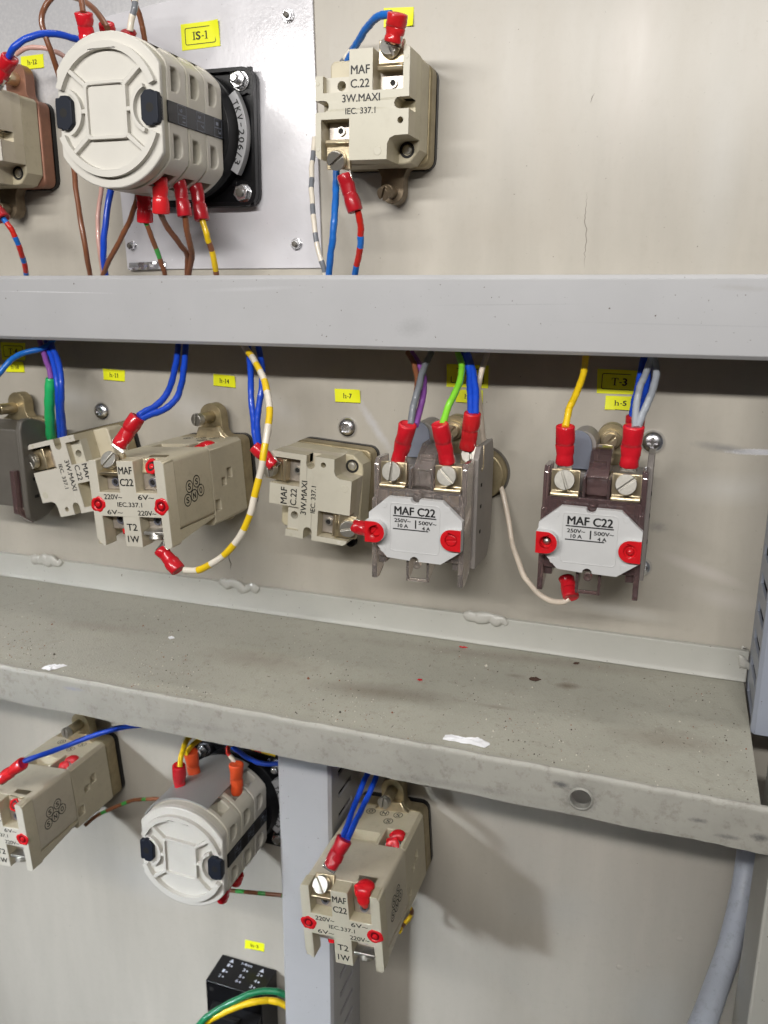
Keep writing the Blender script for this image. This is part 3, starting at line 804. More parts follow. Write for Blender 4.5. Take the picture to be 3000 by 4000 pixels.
# ------------------------------------------------------------------ lamp holder block (unrotated front face: 42 x 43, text upright)
LAMP_OUT = [(-21.2, 12), (-17.7, 12), (-17.7, 5.2), (-5.6, 5.2), (-5.6, 21.5), (4.9, 21.5), (4.9, 5.4), (18.4, 5.4), (18.4, 21.8), (20.3, 21.6), (21.2, 20.4),
            (21.2, 2.3), (17.0, 2.3)] + circ(17.0, 0, 2.3, 7, math.pi/2, math.pi*1.5) + [(21.2, -2.3), (21.2, -12.3), (15.2, -12.5), (13.0, -13.4), (11.9, -15.5), (11.7, -21.8),
            (-5.5, -21.8), (-5.5, -5.2), (-18.6, -5.2), (-18.6, -21.2), (-20.2, -20.6), (-21.2, -19.0),
            (-21.2, -2.3), (-17.2, -2.3)] + circ(-17.2, 0, 2.3, 7, -math.pi/2, math.pi/2) + [(-21.2, 2.3)]
def lamp_block(label, cx, cz, ry, group, yf=-40.0, ears=(1, -1), plate='zincyellow', body='beige', face='ivory', lettering=True, screws=(35, 120), earx=4.0, top_terminal=True):
    t = thing('lamp_holder', label, 'lamp holder', (cx, 0, cz), ry, group)
    make('gasket', MB().prism(rrect(-22.4, 22.4, -21.9, 21.9, 5), -3.0, -0.05), M['black'], t)
    make('mounting_plate', MB().prism(rrect(-22.2, 22.2, -21.6, 21.6, 4), -11.5, -3.0), M[plate], t, bevel=1.0)
    for e in ears:
        er = ear(t, earx if e > 0 else -earx+3, e*20, e*(40 if e > 0 else 37), 13 if e > 0 else 11, -11.0, -4.0, plate if e > 0 else 'zincshade', e)
        make('stud', MB().cyl(((earx if e > 0 else -earx+3), -11, e*32), ((earx if e > 0 else -earx+3), -18, e*32), 3.4 if e > 0 else 2.8, 18), M['brass' if e > 0 else 'zincshade'], er, bevel=.3)
        slot_screw(er, ((earx if e > 0 else -earx+3), -18, e*32), (-.25, -1, -.5 if e < 0 else 0), 3.5 if e > 0 else 3.0, 4.2, 60, M['zincyellow' if e > 0 else 'zincshade'])
    b = make('rear_body', MB().prism([(-21.2, 20), (-19.5, 21.6), (19.5, 21.6), (21.2, 20), (21.2, -16), (17, -21.2), (14, -21.8), (-19.5, -21.8), (-21.2, -20)], -24.0, -11.6), M[body], t, bevel=0.7)
    # lower right corner screw bore
    make('corner_bore_shade', MB().lathe((15.6, -24.0, -16.0), (0, -1, 0), [(0, 3.4), (.25, 3.4), (.25, 2.3), (-.2, 2.2), (-.2, 0)], 20), M['dark'], t)
    make('corner_screw', MB().lathe((15.8, -24.2, -16.0), (0, -1, 0), [(0, 1.9), (.5, 1.7), (.9, 0)], 14), M['steel'], t)
    # middle layer (behind the terminal pockets)
    mid = [(-21.2, 12), (-17.7, 12), (-5.6, 12), (-5.6, 21.5), (-5.5, 21.5), (18.4, 21.5), (20.3, 21.6), (21.2, 20.4), (21.2, -12.3), (15.2, -12.5), (13, -13.4), (11.9, -15.5), (11.7, -21.8), (-20.2, -20.6), (-21.2, -19)]
    make('middle_body', MB().prism(mid, -31.0, -23.9), M[body], t, bevel=0.4)
    o = make('front_body', MB().prism(LAMP_OUT, yf, -30.9, [circ(17.6, -6.7, 1.35, 14)]), M[body] if face is None else M[body], t, bevel=0.35)
    fc = make('front_face', MB().prism(LAMP_OUT, yf-0.35, yf+0.2, [circ(17.6, -6.7, 1.35, 14)]), M[face], t, bevel=0.2)
    # small stepped pad with a hole at the upper left
    make('step_pad', MB().prism([(-17.8, 5.1), (-5.5, 5.1), (-5.5, 12), (-17.8, 12)], -36.5, -30.9, [circ(-10.6, 8.5, 2.0, 18)]), M[face], t, bevel=0.3)
    make('moulded_pip', MB().lathe((7.6, yf-.35, -18.4), (0, -1, 0), [(0, 1.9), (.14, 1.75), (.14, 0)], 20), M[face], t)
    for px, pz in ((-20, 9), (-19.9, -17), (19.9, 17.3)):
        make('moulded_pip', MB().lathe((px, yf-.35, pz), (0, -1, 0), [(0, .85), (.14, .75), (.14, 0)], 14), M[face], t)
    # terminals
    def term(px, pz, sgn, ang):
        c = make('contact_plate', MB().box(px-6.0, px+6.0, -33.0, -31.0, min(pz, pz+sgn*8.2), max(pz, pz+sgn*8.2)), M['terminal'], t, bevel=0.4)
        tube_hole(c, px, pz+sgn*3.6, -33.0, 1.9)
        pr = [(-38.2, pz+sgn*7.6), (-31.5, pz+sgn*8.0), (-31.5, pz+sgn*10.2), (-35.5, pz+sgn*11.6), (-34.8, pz+sgn*19.5), (-36.4, pz+sgn*19.6), (-37.0, pz+sgn*10.3), (-38.6, pz+sgn*9.2)]
        k = make('clamp_plate', MB().prism(pr, px-5.6, px+5.6, axis='x'), M['brass'], t, bevel=0.3)
        slot_screw(k, (px, -37.0, pz+sgn*15.5), (0, -1, sgn*.35), 4.1, 3.4, ang, M['steel'])
    term(-11.9, -5.3, -1, screws[0])
    if top_terminal: term(11.8, 5.5, 1, screws[1])
    else:
        make('contact_plate', MB().box(5.5, 17.9, -32, -31, 5.6, 14), M['ivory'], t, bevel=.3)
    if lettering:
        y = yf-0.35
        lab('MAF', -0.6, 13.6, y, 3.5, t, 8.4); lab('C.22', -0.7, 8.3, y, 3.4, t, 8.4)
        lab('3W.MAXI', -0.2, 2.7, y, 3.1, t, 17.0); lab('IEC. 337.1', -0.4, -2.3, y, 2.5, t, 13.6, bold=0.012)
    return t
G1 = 'beige lamp holder blocks on the panel'
lamp_block('beige lamp holder block standing upright at the top, right of the white sheet', -137.5, 77.5, 0.8, G1, ears=(-1,), earx=-1.5)
lamp_block('beige lamp holder block on its side below sticker h-7, lettering running upwards', -165.8, -97.2, -86, G1, yf=-38.5, ears=(), screws=(100, 20))
lamp_block('tilted beige lamp holder block with lettering running downwards, behind the middle row transformer block', -308.9, -97.1, 76, G1, ears=(), screws=(20, 70), top_terminal=False)
lamp_block('beige lamp holder block on a copper coloured plate, cut off by the upper left edge', -351.8, 76.0, 0, G1, ears=(1, -1), plate='copperplate', earx=8, screws=(20, 20))

# ------------------------------------------------------------------ transformer lamp block: rear lamp holder plus transformer in front
YF = -85.0
T2OUT = [(-20.8, 18.6), (-19.6, 20.4), (-16.0, 20.6), (-16.0, 5.2), (-4.4, 5.2), (-4.4, 20.2), (4.4, 20.2), (4.4, 5.2), (16.0, 5.2), (16.0, 20.6), (19.4, 20.4), (20.8, 18.6),
         (20.8, -20.0), (19.8, -20.9), (16.6, -20.9), (16.6, -6.2), (4.6, -6.2), (4.6, -20.9), (-4.6, -20.9), (-4.6, -6.2), (-16.2, -6.2), (-16.2, -20.9), (-17.5, -20.9), (-20.8, -17.5)]
def transformer_block(label, cx, cz, ry, group, wired_ul=True, seed=1, pour=False):
    t = thing('transformer_block', label, 'transformer block', (cx, 0, cz), ry, group)
    make('gasket', MB().prism(rrect(-21, 21, -20.5, 20.5, 5), -3.0, -0.05), M['black'], t)
    make('mounting_plate', MB().prism(rrect(-20.8, 20.8, -20.3, 20.3, 4), -12.5, -3.0), M['zincyellow'], t, bevel=1.0)
    er = ear(t, 3.0, 19, 38, 13, -12.0, -5.0)
    make('bracket_flare', MB().prism([(-9, 19.2), (-5, 21.5), (-3, 26), (9, 26), (11, 21.5), (15, 19.2)], -15.5, -12.6), M['brass'], er, bevel=.4)
    make('stud', MB().cyl((3, -12, 31), (3, -22, 31), 3.2, 18), M['zincyellow'], er, bevel=.3)
    slot_screw(er, (3, -22, 31), (-.25, -1, 0), 3.4, 3.6, 80, M['steel'])
    rear = make('rear_body', MB().prism([(-20.6, 18.5), (-18.8, 20.3), (18.8, 20.3), (20.6, 18.5), (20.6, -18.5), (18.8, -20.3), (-18.8, -20.3), (-20.6, -18.5)], -45.0, -12.6), M['beige'], t, bevel=0.8)
    cm = MB()
    cm.box(17.5, 22, -30, -25, 1, 6.5); cm.box(17.5, 22, -36, -31.5, -1.5, 2.5); cm.box(17.5, 22, -44.2, -38.5, -13, -7.5)
    cut(rear, cm)
    cut(rear, MB().box(-13, 4, -50, -36, 14.5, 22))
    cut(rear, MB().box(6, 17.5, -50, -31, 11, 22))
    sc = slot_screw(rear, (12, -38, 14.5), (0, -.75, .7), 4.3, 3.6, 40 + seed*50, M['steel'], name='terminal_screw')
    o = paint_dab(rear, 12, -40.9, 17.4, 4.2, (0, -.75, .7), 0.15, 'red_seal', seed+3, 0.5)
    blob(rear, [((13.2, -33.5, 19.8), 4.0, (1, .8, .45)), ((11.0, -35.0, 19.2), 2.8, (1, .8, .6)), ((15.0, -34.8, 18.6), 2.4, (.8, .8, .9)), ((12.0, -37.0, 17.8), 2.2, (1, .7, .6))])
    make('contact_lever', MB().box(17.4, 18.6, -44, -36, 8, 19.5), M['brass'], rear, bevel=.3)
    for dx, dz in ((15.5, -19.5), (8, -21)):
        make('lower_terminal', MB().lathe((dx, -24, dz), (.5, -.2, -1), [(-2, 2.6), (2.2, 2.4), (2.8, 1.4), (2.8, 0)], 14), M['zincyellow'], rear)
    # transformer body
    body = [(-20.8, 20.4), (20.8, 20.4), (20.8, -13.5), (-20.8, -13.5)]
    bo = make('transformer_body', MB().prism(rrect(-20.7, 20.7, -14, 20.3, 2.2), -77.0, -45.6), M['beige'], t, bevel=0.4)
    for sx_ in (-1, 1):
        make('side_wall', MB().prism([(YF+.4, 20.2) if False else (YF+.3, 19.8), (-76.9, 20.2), (-76.9, -14.0), (-45.6, -14.0), (-45.6, -15.5), (YF+.3, -20.6)], sx_*20.72, sx_*18.0, axis='x'), M['beige'], t, bevel=0.5)
    make('front_frame', MB().prism(T2OUT, YF, -76.9), M['beige'], t, bevel=0.35)
    make('front_face', MB().prism(T2OUT, YF-.3, YF+.1), M['ivory'], t, bevel=0.25)
    make('inner_rib', MB().box(-4.3, 4.3, -80, -60, -20.5, -14.1), M['beige'], t, bevel=.3)
    # terminals
    def up(px, painted):
        c = make('contact_plate', MB().prism([(px-5.5, 5.4), (px+5.5, 5.4), (px+5.5, 12), (px+4, 19.5), (px-4, 19.5), (px-5.5, 12)], -79.0, -77.0), M['terminal'], t, bevel=.4)
        tube_hole(c, px, 9.2, -79.0, 2.1, 'tubegrey')
        if painted:
            make('lug', MB().prism([(-80.3, 13.9), (-79.1, 13.5), (-77.0, 19.9), (-71.5, 20.9), (-71.5, 20.2), (-77.0, 20.2), (-78.4, 20.6)], px-4.8, px+4.8, axis='x'), M['brass'], t, bevel=.3)
            if pour:
                blob(t, [((px+.8, -77.5, 20.4), 4.8, (1, .8, .55)), ((px+.2, -80.6, 18.2), 4.6, (.95, .55, .8)), ((px+.4, -81.0, 14.8), 3.8, (.9, .5, 1.0)), ((px+.9, -80.8, 12.2), 2.4, (.9, .55, 1.0)), ((px-1.8, -79.5, 20.5), 3.0, (1, .7, .6))])
            else:
                paint_dab(t, px+1, -80.6, 17.0, 3.7, (-.1, -.85, .5), 0.62, 'red_seal', seed+9, .6)
                make('bore', MB().lathe((px+1, -80.4, 17.0), (-.1, -.85, .5), [(.3, 2.2), (.35, 0)], 16), M['dark'], t)
        else:
            k = make('clamp_plate', MB().prism([(-84.3, 13.3), (-79.2, 12.6), (-78.6, 14.6), (-76, 21.8), (-77.5, 22.8), (-80.6, 16), (-84.6, 14.8)], px-5.2, px+5.2, axis='x'), M['brass'], t, bevel=.35)
            slot_screw(k, (px-.2, -80.2, 19.0), (-.05, -.88, .48), 4.2, 3.3, 20 + seed*35, M['steel'])
    up(-10.3, False); up(10.4, True)
    for px in (-10.3, 10.5):
        c = make('contact_plate', MB().box(px-5.4, px+5.4, -79, -77, -14, -6.4), M['terminal'], t, bevel=.4)
        tube_hole(c, px, -9.2, -79, 2.1, 'tubegrey')
    k = make('clamp_plate', MB().prism([(-84.3, -13.2), (-77.5, -12.6), (-77.5, -14.4), (-84.5, -15.0)], 10.5-5.4, 10.5+5.4, axis='x'), M['steel'], t, bevel=.3)
    slot_screw(k, (10.5, -81, -15), (0, -.35, -1), 3.7, 3.0, 10, M['steel'])
    o = make('red_seal', MB().lathe((-9.5, -76, -15.5), (.1, -.6, -1), [(-2, 2.2), (0, 3.0), (2, 2.3), (2.6, 0)], 14), M['redpaint'], t)
    paint_dab(t, -17.6, YF-.3, -0.6, 3.9, inner=.58, seed=seed); paint_dab(t, 17.4, YF-.3, -0.8, 3.9, inner=.58, seed=seed+1)
    # print
    y = YF-.3
    lab('MAF', 0, 15.8, y, 3.6, t, 7.2); lab('C22', 0, 10.2, y, 3.5, t, 7.2, bold=.012)
    lab('220V~', -8.6, 3.2, y, 2.5, t, 10.0, bold=.012); lab('6V~', 9.6, 3.3, y, 2.4, t, 8.6, bold=.012)
    lab('IEC.337.1', 0.2, -0.4, y, 2.2, t, 13.6)
    lab('6V~', -8.6, -4.2, y, 2.3, t, 8.6, bold=.012); lab('220V~', 9.2, -4.2, y, 2.4, t, 10.0, bold=.012)
    lab('T2', 0, -11.2, y, 3.4, t, 5.6, bold=.012); lab('1W', 0, -17.0, y, 3.3, t, 6.2, bold=.012)
    SIDE = ((0, 1, 0), (0, 0, 1))
    def badge(ch, org, frame, r=2.8):
        rv = Vector(frame[0]); uv = Vector(frame[1]); nv = rv.cross(uv)
        mb = MB()
        n = 24
        vs = []
        for i in range(n):
            an = 2*math.pi*i/n
            u = rv*math.cos(an) + uv*math.sin(an)
            vs += [Vector(org)+u*r*1.12+nv*.07, Vector(org)+u*r*.92+nv*.07]
        mb.add(vs, [(2*i, 2*((i+1) % n), 2*((i+1) % n)+1, 2*i+1) for i in range(n)])
        make('printed_ring', mb, M['ink'], t)
        lab(ch, 0, 0, 0, 3.0, t, 2.3, frame=frame, org=org, bold=.018)
    for ch, yy, zz in (('S', -68.5, -1.5), ('N', -62.5, -0.5), ('O', -56.5, 0.8), ('S', -66, 4.6), ('S', -59.5, 5.8)):
        badge(ch, (20.73, yy, zz), SIDE)
    TOP = ((1, 0, 0), (0, 1, 0))
    for ch, xx, yy in (('O', -8, -18.5), ('N', 0, -18.5), ('S', 8, -18.5), ('S', 4.5, -25)):
        badge(ch, (xx, yy, 20.32), TOP, 2.4)
    return t
G2 = 'transformer lamp blocks'
transformer_block('beige T2 transformer block in the middle row above the shelf', -236.2, -95.4, -3.5, G2, seed=1)
transformer_block('beige T2 transformer block below the shelf, cut off by the left edge', -341.8, -298.0, -4.5, G2, seed=2)
transformer_block('beige T2 transformer block below the shelf in front of the vertical duct', -131.2, -299.3, -4.0, G2, seed=3, pour=True)
M['whiteink2'] = mat('white_print', (0.55, 0.58, 0.68), 0.5)
# ------------------------------------------------------------------ rotary cam switches
def clipped(r, hx, n=64):
    pts = []
    for x, z_ in circ(0, 0, r, n):
        pts.append((max(-hx, min(hx, x)), max(-31.0, min(31.0, z_))))
    out = []
    for p in pts:
        if not out or abs(p[0]-out[-1][0]) + abs(p[1]-out[-1][1]) > 1e-3: out.append(p)
    # drop collinear points on the flats
    res = []
    for i, p in enumerate(out):
        a, b = out[i-1], out[(i+1) % len(out)]
        if abs(p[0]) > hx-1e-6 and abs(a[0]-p[0]) < 1e-6 and abs(b[0]-p[0]) < 1e-6: continue
        res.append(p)
    return res
def arcband(r0, r1, a0, a1, n=24, cx=0, cz=0):
    return circ(cx, cz, r1, n, R(a0), R(a1)) + list(reversed(circ(cx, cz, r0, n, R(a0), R(a1))))
def rot_switch(label, cx, cz, ry, group, body='ivory', face='white', dome=False, pc=(2.5, -1.5)):
    t = thing('rotary_switch', label, 'rotary switch', (cx, 0, cz), ry, group)
    # black square mounting plate with rim, ribs and four nuts
    px, pz = pc
    W_, H_ = 33.5, 31.5
    bp = make('base_plate', MB().prism(rrect(px-W_, px+W_, pz-H_, pz+H_, 6), -5.5, -1.5), M['black'], t, bevel=.8)
    rim = MB().prism(rrect(px-W_, px+W_, pz-H_, pz+H_, 6), -8.5, -5.4, [rrect(px-W_+1.8, px+W_-1.8, pz-H_+1.8, pz+H_-1.8, 4.6)])
    make('rim', rim, M['black'], bp, bevel=.4)
    for sx_ in (-1, 1):
        for sz in (-1, 1):
            x, z_ = px+sx_*26, pz+sz*25.5
            make('nut_boss', MB().lathe((x, -5.4, z_), (0, -1, 0), [(0, 6.4), (1.6, 6.4), (1.6, 0)], 24), M['black'], bp, bevel=.3)
            for k in range(4):
                an = R(45 + 90*k)
                make('boss_rib', MB().box(x+6.8*math.cos(an)-1.2, x+6.8*math.cos(an)+1.2, -7.4, -5.4, z_+6.8*math.sin(an)-1.2, z_+6.8*math.sin(an)+1.2), M['black'], bp, bevel=.2)
            hexbolt(bp, x, z_, -7.0, 3.6, 3.8, M['chrome'], hole=(sz < 0), name='nut')
            if sz > 0:
                make('stud', MB().lathe((x, -10.5, z_), (0, -1, 0), [(0, 2.2), (3.6, 2.2), (4.2, 1.6), (4.2, 0)], 16), M['chrome'], bp, bevel=.2)
    make('bearing', MB().lathe((0, -5.4, 0), (0, -1, 0), [(0, 30.5), (6.5, 30.5), (7.5, 29.5), (14.5, 28.5), (14.5, 0)], 56), M['black'], t, bevel=.3)
    # curved silver sticker at the right of the bearing
    st = MB().prism(arcband(28.6, 34.0, -34, 34, 20), -12.6, -8.4)
    make('type_sticker', st, M['palesticker'], t, bevel=.2)
    s = 'TKV-206/3'
    for i, ch in enumerate(s):
        a = R(25 - i*6.2)
        f = ((math.sin(a), 0, -math.cos(a)), (math.cos(a), 0, math.sin(a)))
        lab(ch, 0, 0, 0, 3.1, t, 2.4 if ch not in '-1/' else 1.6, frame=f, org=(31.3*math.cos(a), -12.65, 31.3*math.sin(a)), bold=.01)
    # three contact stages
    for k in range(3):
        y1 = -20.2 - k*15.3; y0 = y1 - 14.7
        sl = make('contact_stage', MB().prism(clipped(31.6, 25.2), y0, y1), M[body], t, bevel=.5)
        cm = MB()
        for sx_ in (-1, 1):
            for sz in (-1, 1):
                cz_ = sz*13.4
                D = [(y0+3.2, cz_-4.9), (y0+3.2, cz_+4.9)] + [(y0+6.0+4.0*math.sin(R(a)), cz_+4.9*math.cos(R(a))) for a in range(15, 180, 15)]
                cm.prism(D, sx_*11.5, sx_*27, axis='x')
        for sx_ in (-1, 1):
            for sz in (-1, 1):
                cm.box(sx_*16-3.6, sx_*16+3.6, y0+3.0, y0+11.5, sz*20.5 if sz > 0 else -34, 34 if sz > 0 else -20.5)
        cut(sl, cm)
        for sx_ in (-1, 1):
            for sz in (-1, 1):
                make('recess_shade_plate', MB().box(min(sx_*20.2, sx_*19.6), max(sx_*20.2, sx_*19.6), y0+2.6, y0+10.6, sz*13.4-5.4, sz*13.4+5.4), M['shaded_window'], sl)  # dark plate added to put shade into the side windows
    make('end_stage', MB().prism(clipped(31.0, 24.9), -70.0, -65.7), M[body], t, bevel=.3)
    if dome:
        for i, ch in enumerate('ON ELECTRIC'):
            if ch == ' ': continue
            a = R(112 - i*7.4)
            f = ((math.sin(a), 0, -math.cos(a)), (math.cos(a), 0, math.sin(a)))
            lab(ch, 0, 0, 0, 2.8, t, 2.2 if ch != 'I' else .6, M['whiteink2'], frame=f, org=(33.6*math.cos(a), -5.6, 33.6*math.sin(a)), bold=.01)
        make('wire_shield', MB().prism([(x, z_) for x, z_ in circ(0, 0, 32.8, 30, R(66), R(150))] + list(reversed(circ(0, 0, 31.8, 30, R(66), R(150)))), -66, -19), M['shield'], t, bevel=.2)
    make('number_strip', MB().box(25.0, 25.8, -66.5, -14, -4.3, 4.3), M['black'], t, bevel=.2)
    SIDE = ((0, 0, -1), (0, 1, 0))
    for i, ch in enumerate(('9', '11', '5', '7', '1', '3')):
        k = i//2
        yy = -57 + k*15.3 + (i % 2)*2.2; zz = 1.7 if i % 2 == 0 else -1.8
        lab(ch, 0, 0, 0, 2.4, t, 1.3 if len(ch) == 1 else 2.0, M['whiteink'], frame=SIDE, org=(25.82, yy, zz))
    for k in range(3):
        for zz in (2.0, -2.0):
            y = -57 + k*15.3 + 1.0
            mb = MB()
            for (a, b, c, d) in ((y-3.4, y+3.4, zz+1.75, zz+1.9), (y-3.4, y+3.4, zz-1.9, zz-1.75), (y-3.4, y-3.2, zz-1.9, zz+1.9), (y+3.2, y+3.4, zz-1.9, zz+1.9)):
                mb.box(25.83, 25.86, a, b, c, d)
            make('printed_frame', mb, M['whiteink'], t)
    # front cover: clipped disc with raised ring, square frame and spokes
    yc = -70.0
    make('front_cover', MB().prism(clipped(31.2, 26.0), yc-2.4, yc), M[face], t, bevel=.5)
    fc = yc-2.4
    def rel(out, h=2.0, holes=(), name='cover_rib'): return make(name, MB().prism(out, fc-h*1.3, fc-.0, holes), M[face], t, bevel=.3)
    for a0, a1 in ((22, 158), (202, 338)):
        rel(arcband(23.9, 26.8, a0, a1, 34), 2.0, name='cover_ring')
    for sx_ in (-1, 1):
        rel(arcband(8.6, 10.2, 90+ (0 if sx_ < 0 else 0) - 68 + (0 if sx_ < 0 else 180) - 90, 90 + 68 + (0 if sx_ < 0 else 180) - 90, 20, sx_*22.6, 0), 1.9, name='clip_ring')
        rel([(sx_*12.6, .9), (sx_*9.8, .9), (sx_*9.8, -.9), (sx_*12.6, -.9)], 1.8)
        for sz in (-1, 1):
            rel([(sx_*8.6, sz*10.2), (sx_*10.2, sz*9.0), (sx_*18.4, sz*15.6), (sx_*17.2, sz*17.0)], 1.8)
    rel(rrect(-10.6, 10.6, -11.4, 11.4, 2.2), 1.9, [rrect(-9.3, 9.3, -10.1, 10.1, 1.6)], 'square_frame')
    rel(rrect(-9.4, 9.4, -10.2, 10.2, 1.6), 0.9, name='centre_pad')
    for sx_ in (-1, 1):
        cx_ = sx_*22.2
        oc = [(cx_-4.6, -4.6), (cx_-2.4, -6.9), (cx_+1.0, -6.9), (cx_+1.6, -6.1), (cx_+3.6, -6.1), (cx_+3.8, -4.6), (cx_+3.8, 4.6), (cx_+3.6, 6.1), (cx_+1.6, 6.1), (cx_+1.0, 6.9), (cx_-2.4, 6.9), (cx_-4.6, 4.6)]
        if sx_ < 0: oc = [(2*cx_-x, z_) for x, z_ in oc]
        c = make('end_clip', MB().prism(oc, fc-2.3, fc+2, ), M['navy'], t, bevel=.4)
        make('clip_hole_shade', MB().lathe((cx_+sx_*-.2, fc-2.3, 0), (0, -1, 0), [(0.02, 1.9), (.05, 0)], 20), M['dark'], c)
    return t
M['shaded_window'] = mat('window_recess_shade', (0.13, 0.115, 0.095), 0.5)
M['shield'] = mat('grey_shield', (0.33, 0.325, 0.31), 0.35, trans=0.25)
G3 = 'rotary cam switches'
rot_switch('white faced rotary switch at the upper left, beside sticker IS-1', -241.3, 75.2, 0.5, G3)
rs2 = rot_switch('white faced rotary switch below the shelf, with orange sleeves and a smooth grey cover', -229.6, -294.6, 1.0, G3, dome=True, pc=(1.0, 0.0))
rs2.scale = (0.965, 0.985, 0.965)

# ------------------------------------------------------------------ contact blocks with smoked housings
def contact_block(label, cx, cz, ry, yf, group, sm, screws, rear='greytaupe', txt=(('250V~', '10 A'), ('500V~', '4 A')), depth2=-12.0, clear=-38, raise_left=2.0, third=False, balls=False):
    t = thing('contact_block', label, 'contact block', (cx, 0, cz), ry, group)
    d0 = yf + 3.2            # front of smoked housing
    d1 = clear
    make('mounting_plate', MB().prism(rrect(-19, 20, -20, 22, 8), -11.5, -3.0), M['zincyellow'], t, bevel=.8)
    make('gasket', MB().prism(rrect(-18, 19, -19, 21, 8), -3, -0.05), M['black'], t)
    er = ear(t, 2.8, 20, 41.5, 12.5, -12, -5, 'zincyellow')
    make('stud', MB().cyl((2.8, -11, 34.5), (2.8, -15, 34.5), 4.4, 20), M['brass'], er, bevel=.3)
    slot_screw(er, (2.8, -15, 34.5), (0, -1, 0), 3.2, 3.0, 50, M['brass'])
    # grey translucent tongue at upper left
    tg = [(-15.5, 24), (-15.5, 34)] + [(-9.5 + 6*math.cos(math.pi*(1-i/12)), 34.5 + 6.5*math.sin(math.pi*(1-i/12))) for i in range(13)] + [(-3.5, 34), (-2.0, 24)]
    make('lever', MB().prism([(x+1.6, z_-.5) for x, z_ in tg], -31, -14), M[rear], t, bevel=.6)
    make('lever_shield', MB().prism(tg, -34.2, -32.5), M['shieldblue'], t, bevel=.4)
    rb = [(-20.5, 24.5), (-17.5, 26.5), (17.5, 26.5), (20.5, 29), (21.2, 24), (21.2, -22), (17, -26), (-17, -26), (-20.5, -22)]
    make('rear_body', MB().prism([(-20, 21), (-17, 23), (20.6, 23), (21.2, 19), (21.2, -19), (17, -22), (-17, -22), (-20, -19)], d1+.3, depth2), M[rear], t, bevel=.6)
    make('rear_side_plate', MB().prism([(d1+1, -24), (d1+1, 27), (d1+6, 32), (-16, 32), (-12.5, 24), (-12.5, -16), (-20, -25)], 20.0, 22.6, axis='x'), M[rear], t, bevel=.4)
    for yy, zz in ((d1+9, 4), (d1+9, -8), (d1+9, 14)):
        make('side_notch', MB().box(22.5, 22.8, yy-1.6, yy+.4, zz-.6, zz+.9), M['dark'], t)
    # smoked housing
    m = M[sm]
    slab = [(-20.2, 13), (-18.5, 15.2), (18.5, 15.2), (20.2, 13), (20.2, -14.5), (18.5, -17), (-18.5, -17), (-20.2, -14.5)]
    make('smoked_core', MB().prism(slab, d0+1.5, d0+3.2), m, t, bevel=.5)
    for zz in (14.0, 8.0, -8.0, -15.6):
        make('smoked_rib', MB().box(-18.5, 18.5, d0+3.3, d1+.2, zz-.6, zz+.6), m, t, bevel=.2)
    for xx in (-12.5, -6.0, 6.2, 12.8):
        make('smoked_rib', MB().box(xx-.5, xx+.5, d0+3.4, d1+.1, 8.7, 13.3), m, t, bevel=.15)
    for xx, zz in ((-12, 11), (13, 11), (-12, -11), (13, -11)):
        make('contact_strip', MB().box(xx-3.6, xx+3.6, d0+8, d0+9, zz-3.5, zz+2.2), M['brass'], t, bevel=.2)
    for sx_ in (-1, 1):
        prof = [(d0+.5, 10), (d0+3.0, 10.2), (d0+3.0, 24.5), (d0+5, 27.5), (d1, 27.5), (d1, -18), (d1-2.5, -22.5), (d0+4, -27.8), (d0+.5, -27.3)]
        make('smoked_side_wall', MB().prism(prof, sx_*21.3, sx_*18.9, axis='x'), m, t, bevel=.4)
        make('smoked_step', MB().box(min(sx_*15.5, sx_*18.8), max(sx_*15.5, sx_*18.8), d0+3, d1, -20.5, -17.1), m, t, bevel=.3)
        # U shaped centre guides
        make('smoked_guide', MB().prism([(d0+.6, -16.9), (d1, -16.9), (d1-3, -21), (d0+.6, -27.0)], .4+sx_*5.3, .4+sx_*4.1, axis='x'), m, t, bevel=.25)
        make('smoked_guide', MB().prism([(d0+1.5, 15.3), (d0+1.5, 24), (d0+6, 24.6), (d1, 24.6), (d1, 15.3)], 1+sx_*5.6, 1+sx_*4.5, axis='x'), m, t, bevel=.25)
    make('smoked_crossbar', MB().box(-3.6, 4.4, d0+.8, d0+2.4, -27.0, -25.6), m, t, bevel=.25)
    make('smoked_bridge', MB().prism([(d0+8, 15.3), (d0+4.2, 24), (d1, 33), (-24, 34), (-24, 15.3)], -3.4, 5.4, axis='x'), m, t, bevel=.4)
    make('smoked_bridge_step', MB().box(-1.8, 3.8, d0+9, d0+12.5, 26, 29.4), m, t, bevel=.3)
    for zz in (13.6, -19.0):
        make('pin', MB().lathe((.2, d0+1.2, zz), (0, -1, 0), [(0, 1.9), (1.4, 1.8), (1.4, 1.0), (.7, .9), (.7, 0)], 18), m, t, bevel=.1)
    # terminals with brass plates
    for i, px in enumerate((-12.0, 13.0)):
        zt, zb = 26.5, 15.6
        c = clamp(t, px, zt, zb, d0+3.0, 12.0)
        make('clamp_base', MB().box(px-5.6, px+5.6, d0+4.2, d0+7, 16.2, 26), M['brass'], t, bevel=.3)
        slot_screw(c, (px-.1, d0+2.6, 22.4), (0, -1, .12), 4.35, 3.2, screws[i], M['steel'])
    # printed front label plate with two bosses
    L = [(-21.3, 4.4), (-12.4, 12.1), (-2.2, 12.0)] + [(0 + 2.1*math.cos(R(a)), 12.0 + 2.1*math.sin(R(a))) for a in range(180, 361, 30)] + [(2.2, 12.0), (12.2, 11.9), (21.2, 3.8), (21.0, -9.8), (12.0, -16.4), (2.0, -16.2)] + \
        [(0 + 2.1*math.cos(R(a)), -16.2 + 2.1*math.sin(R(a))) for a in range(0, 181, 30)] + [(-2.2, -16.2), (-12.6, -15.6), (-18.6, -9.2), (-21.8, -8.6)]
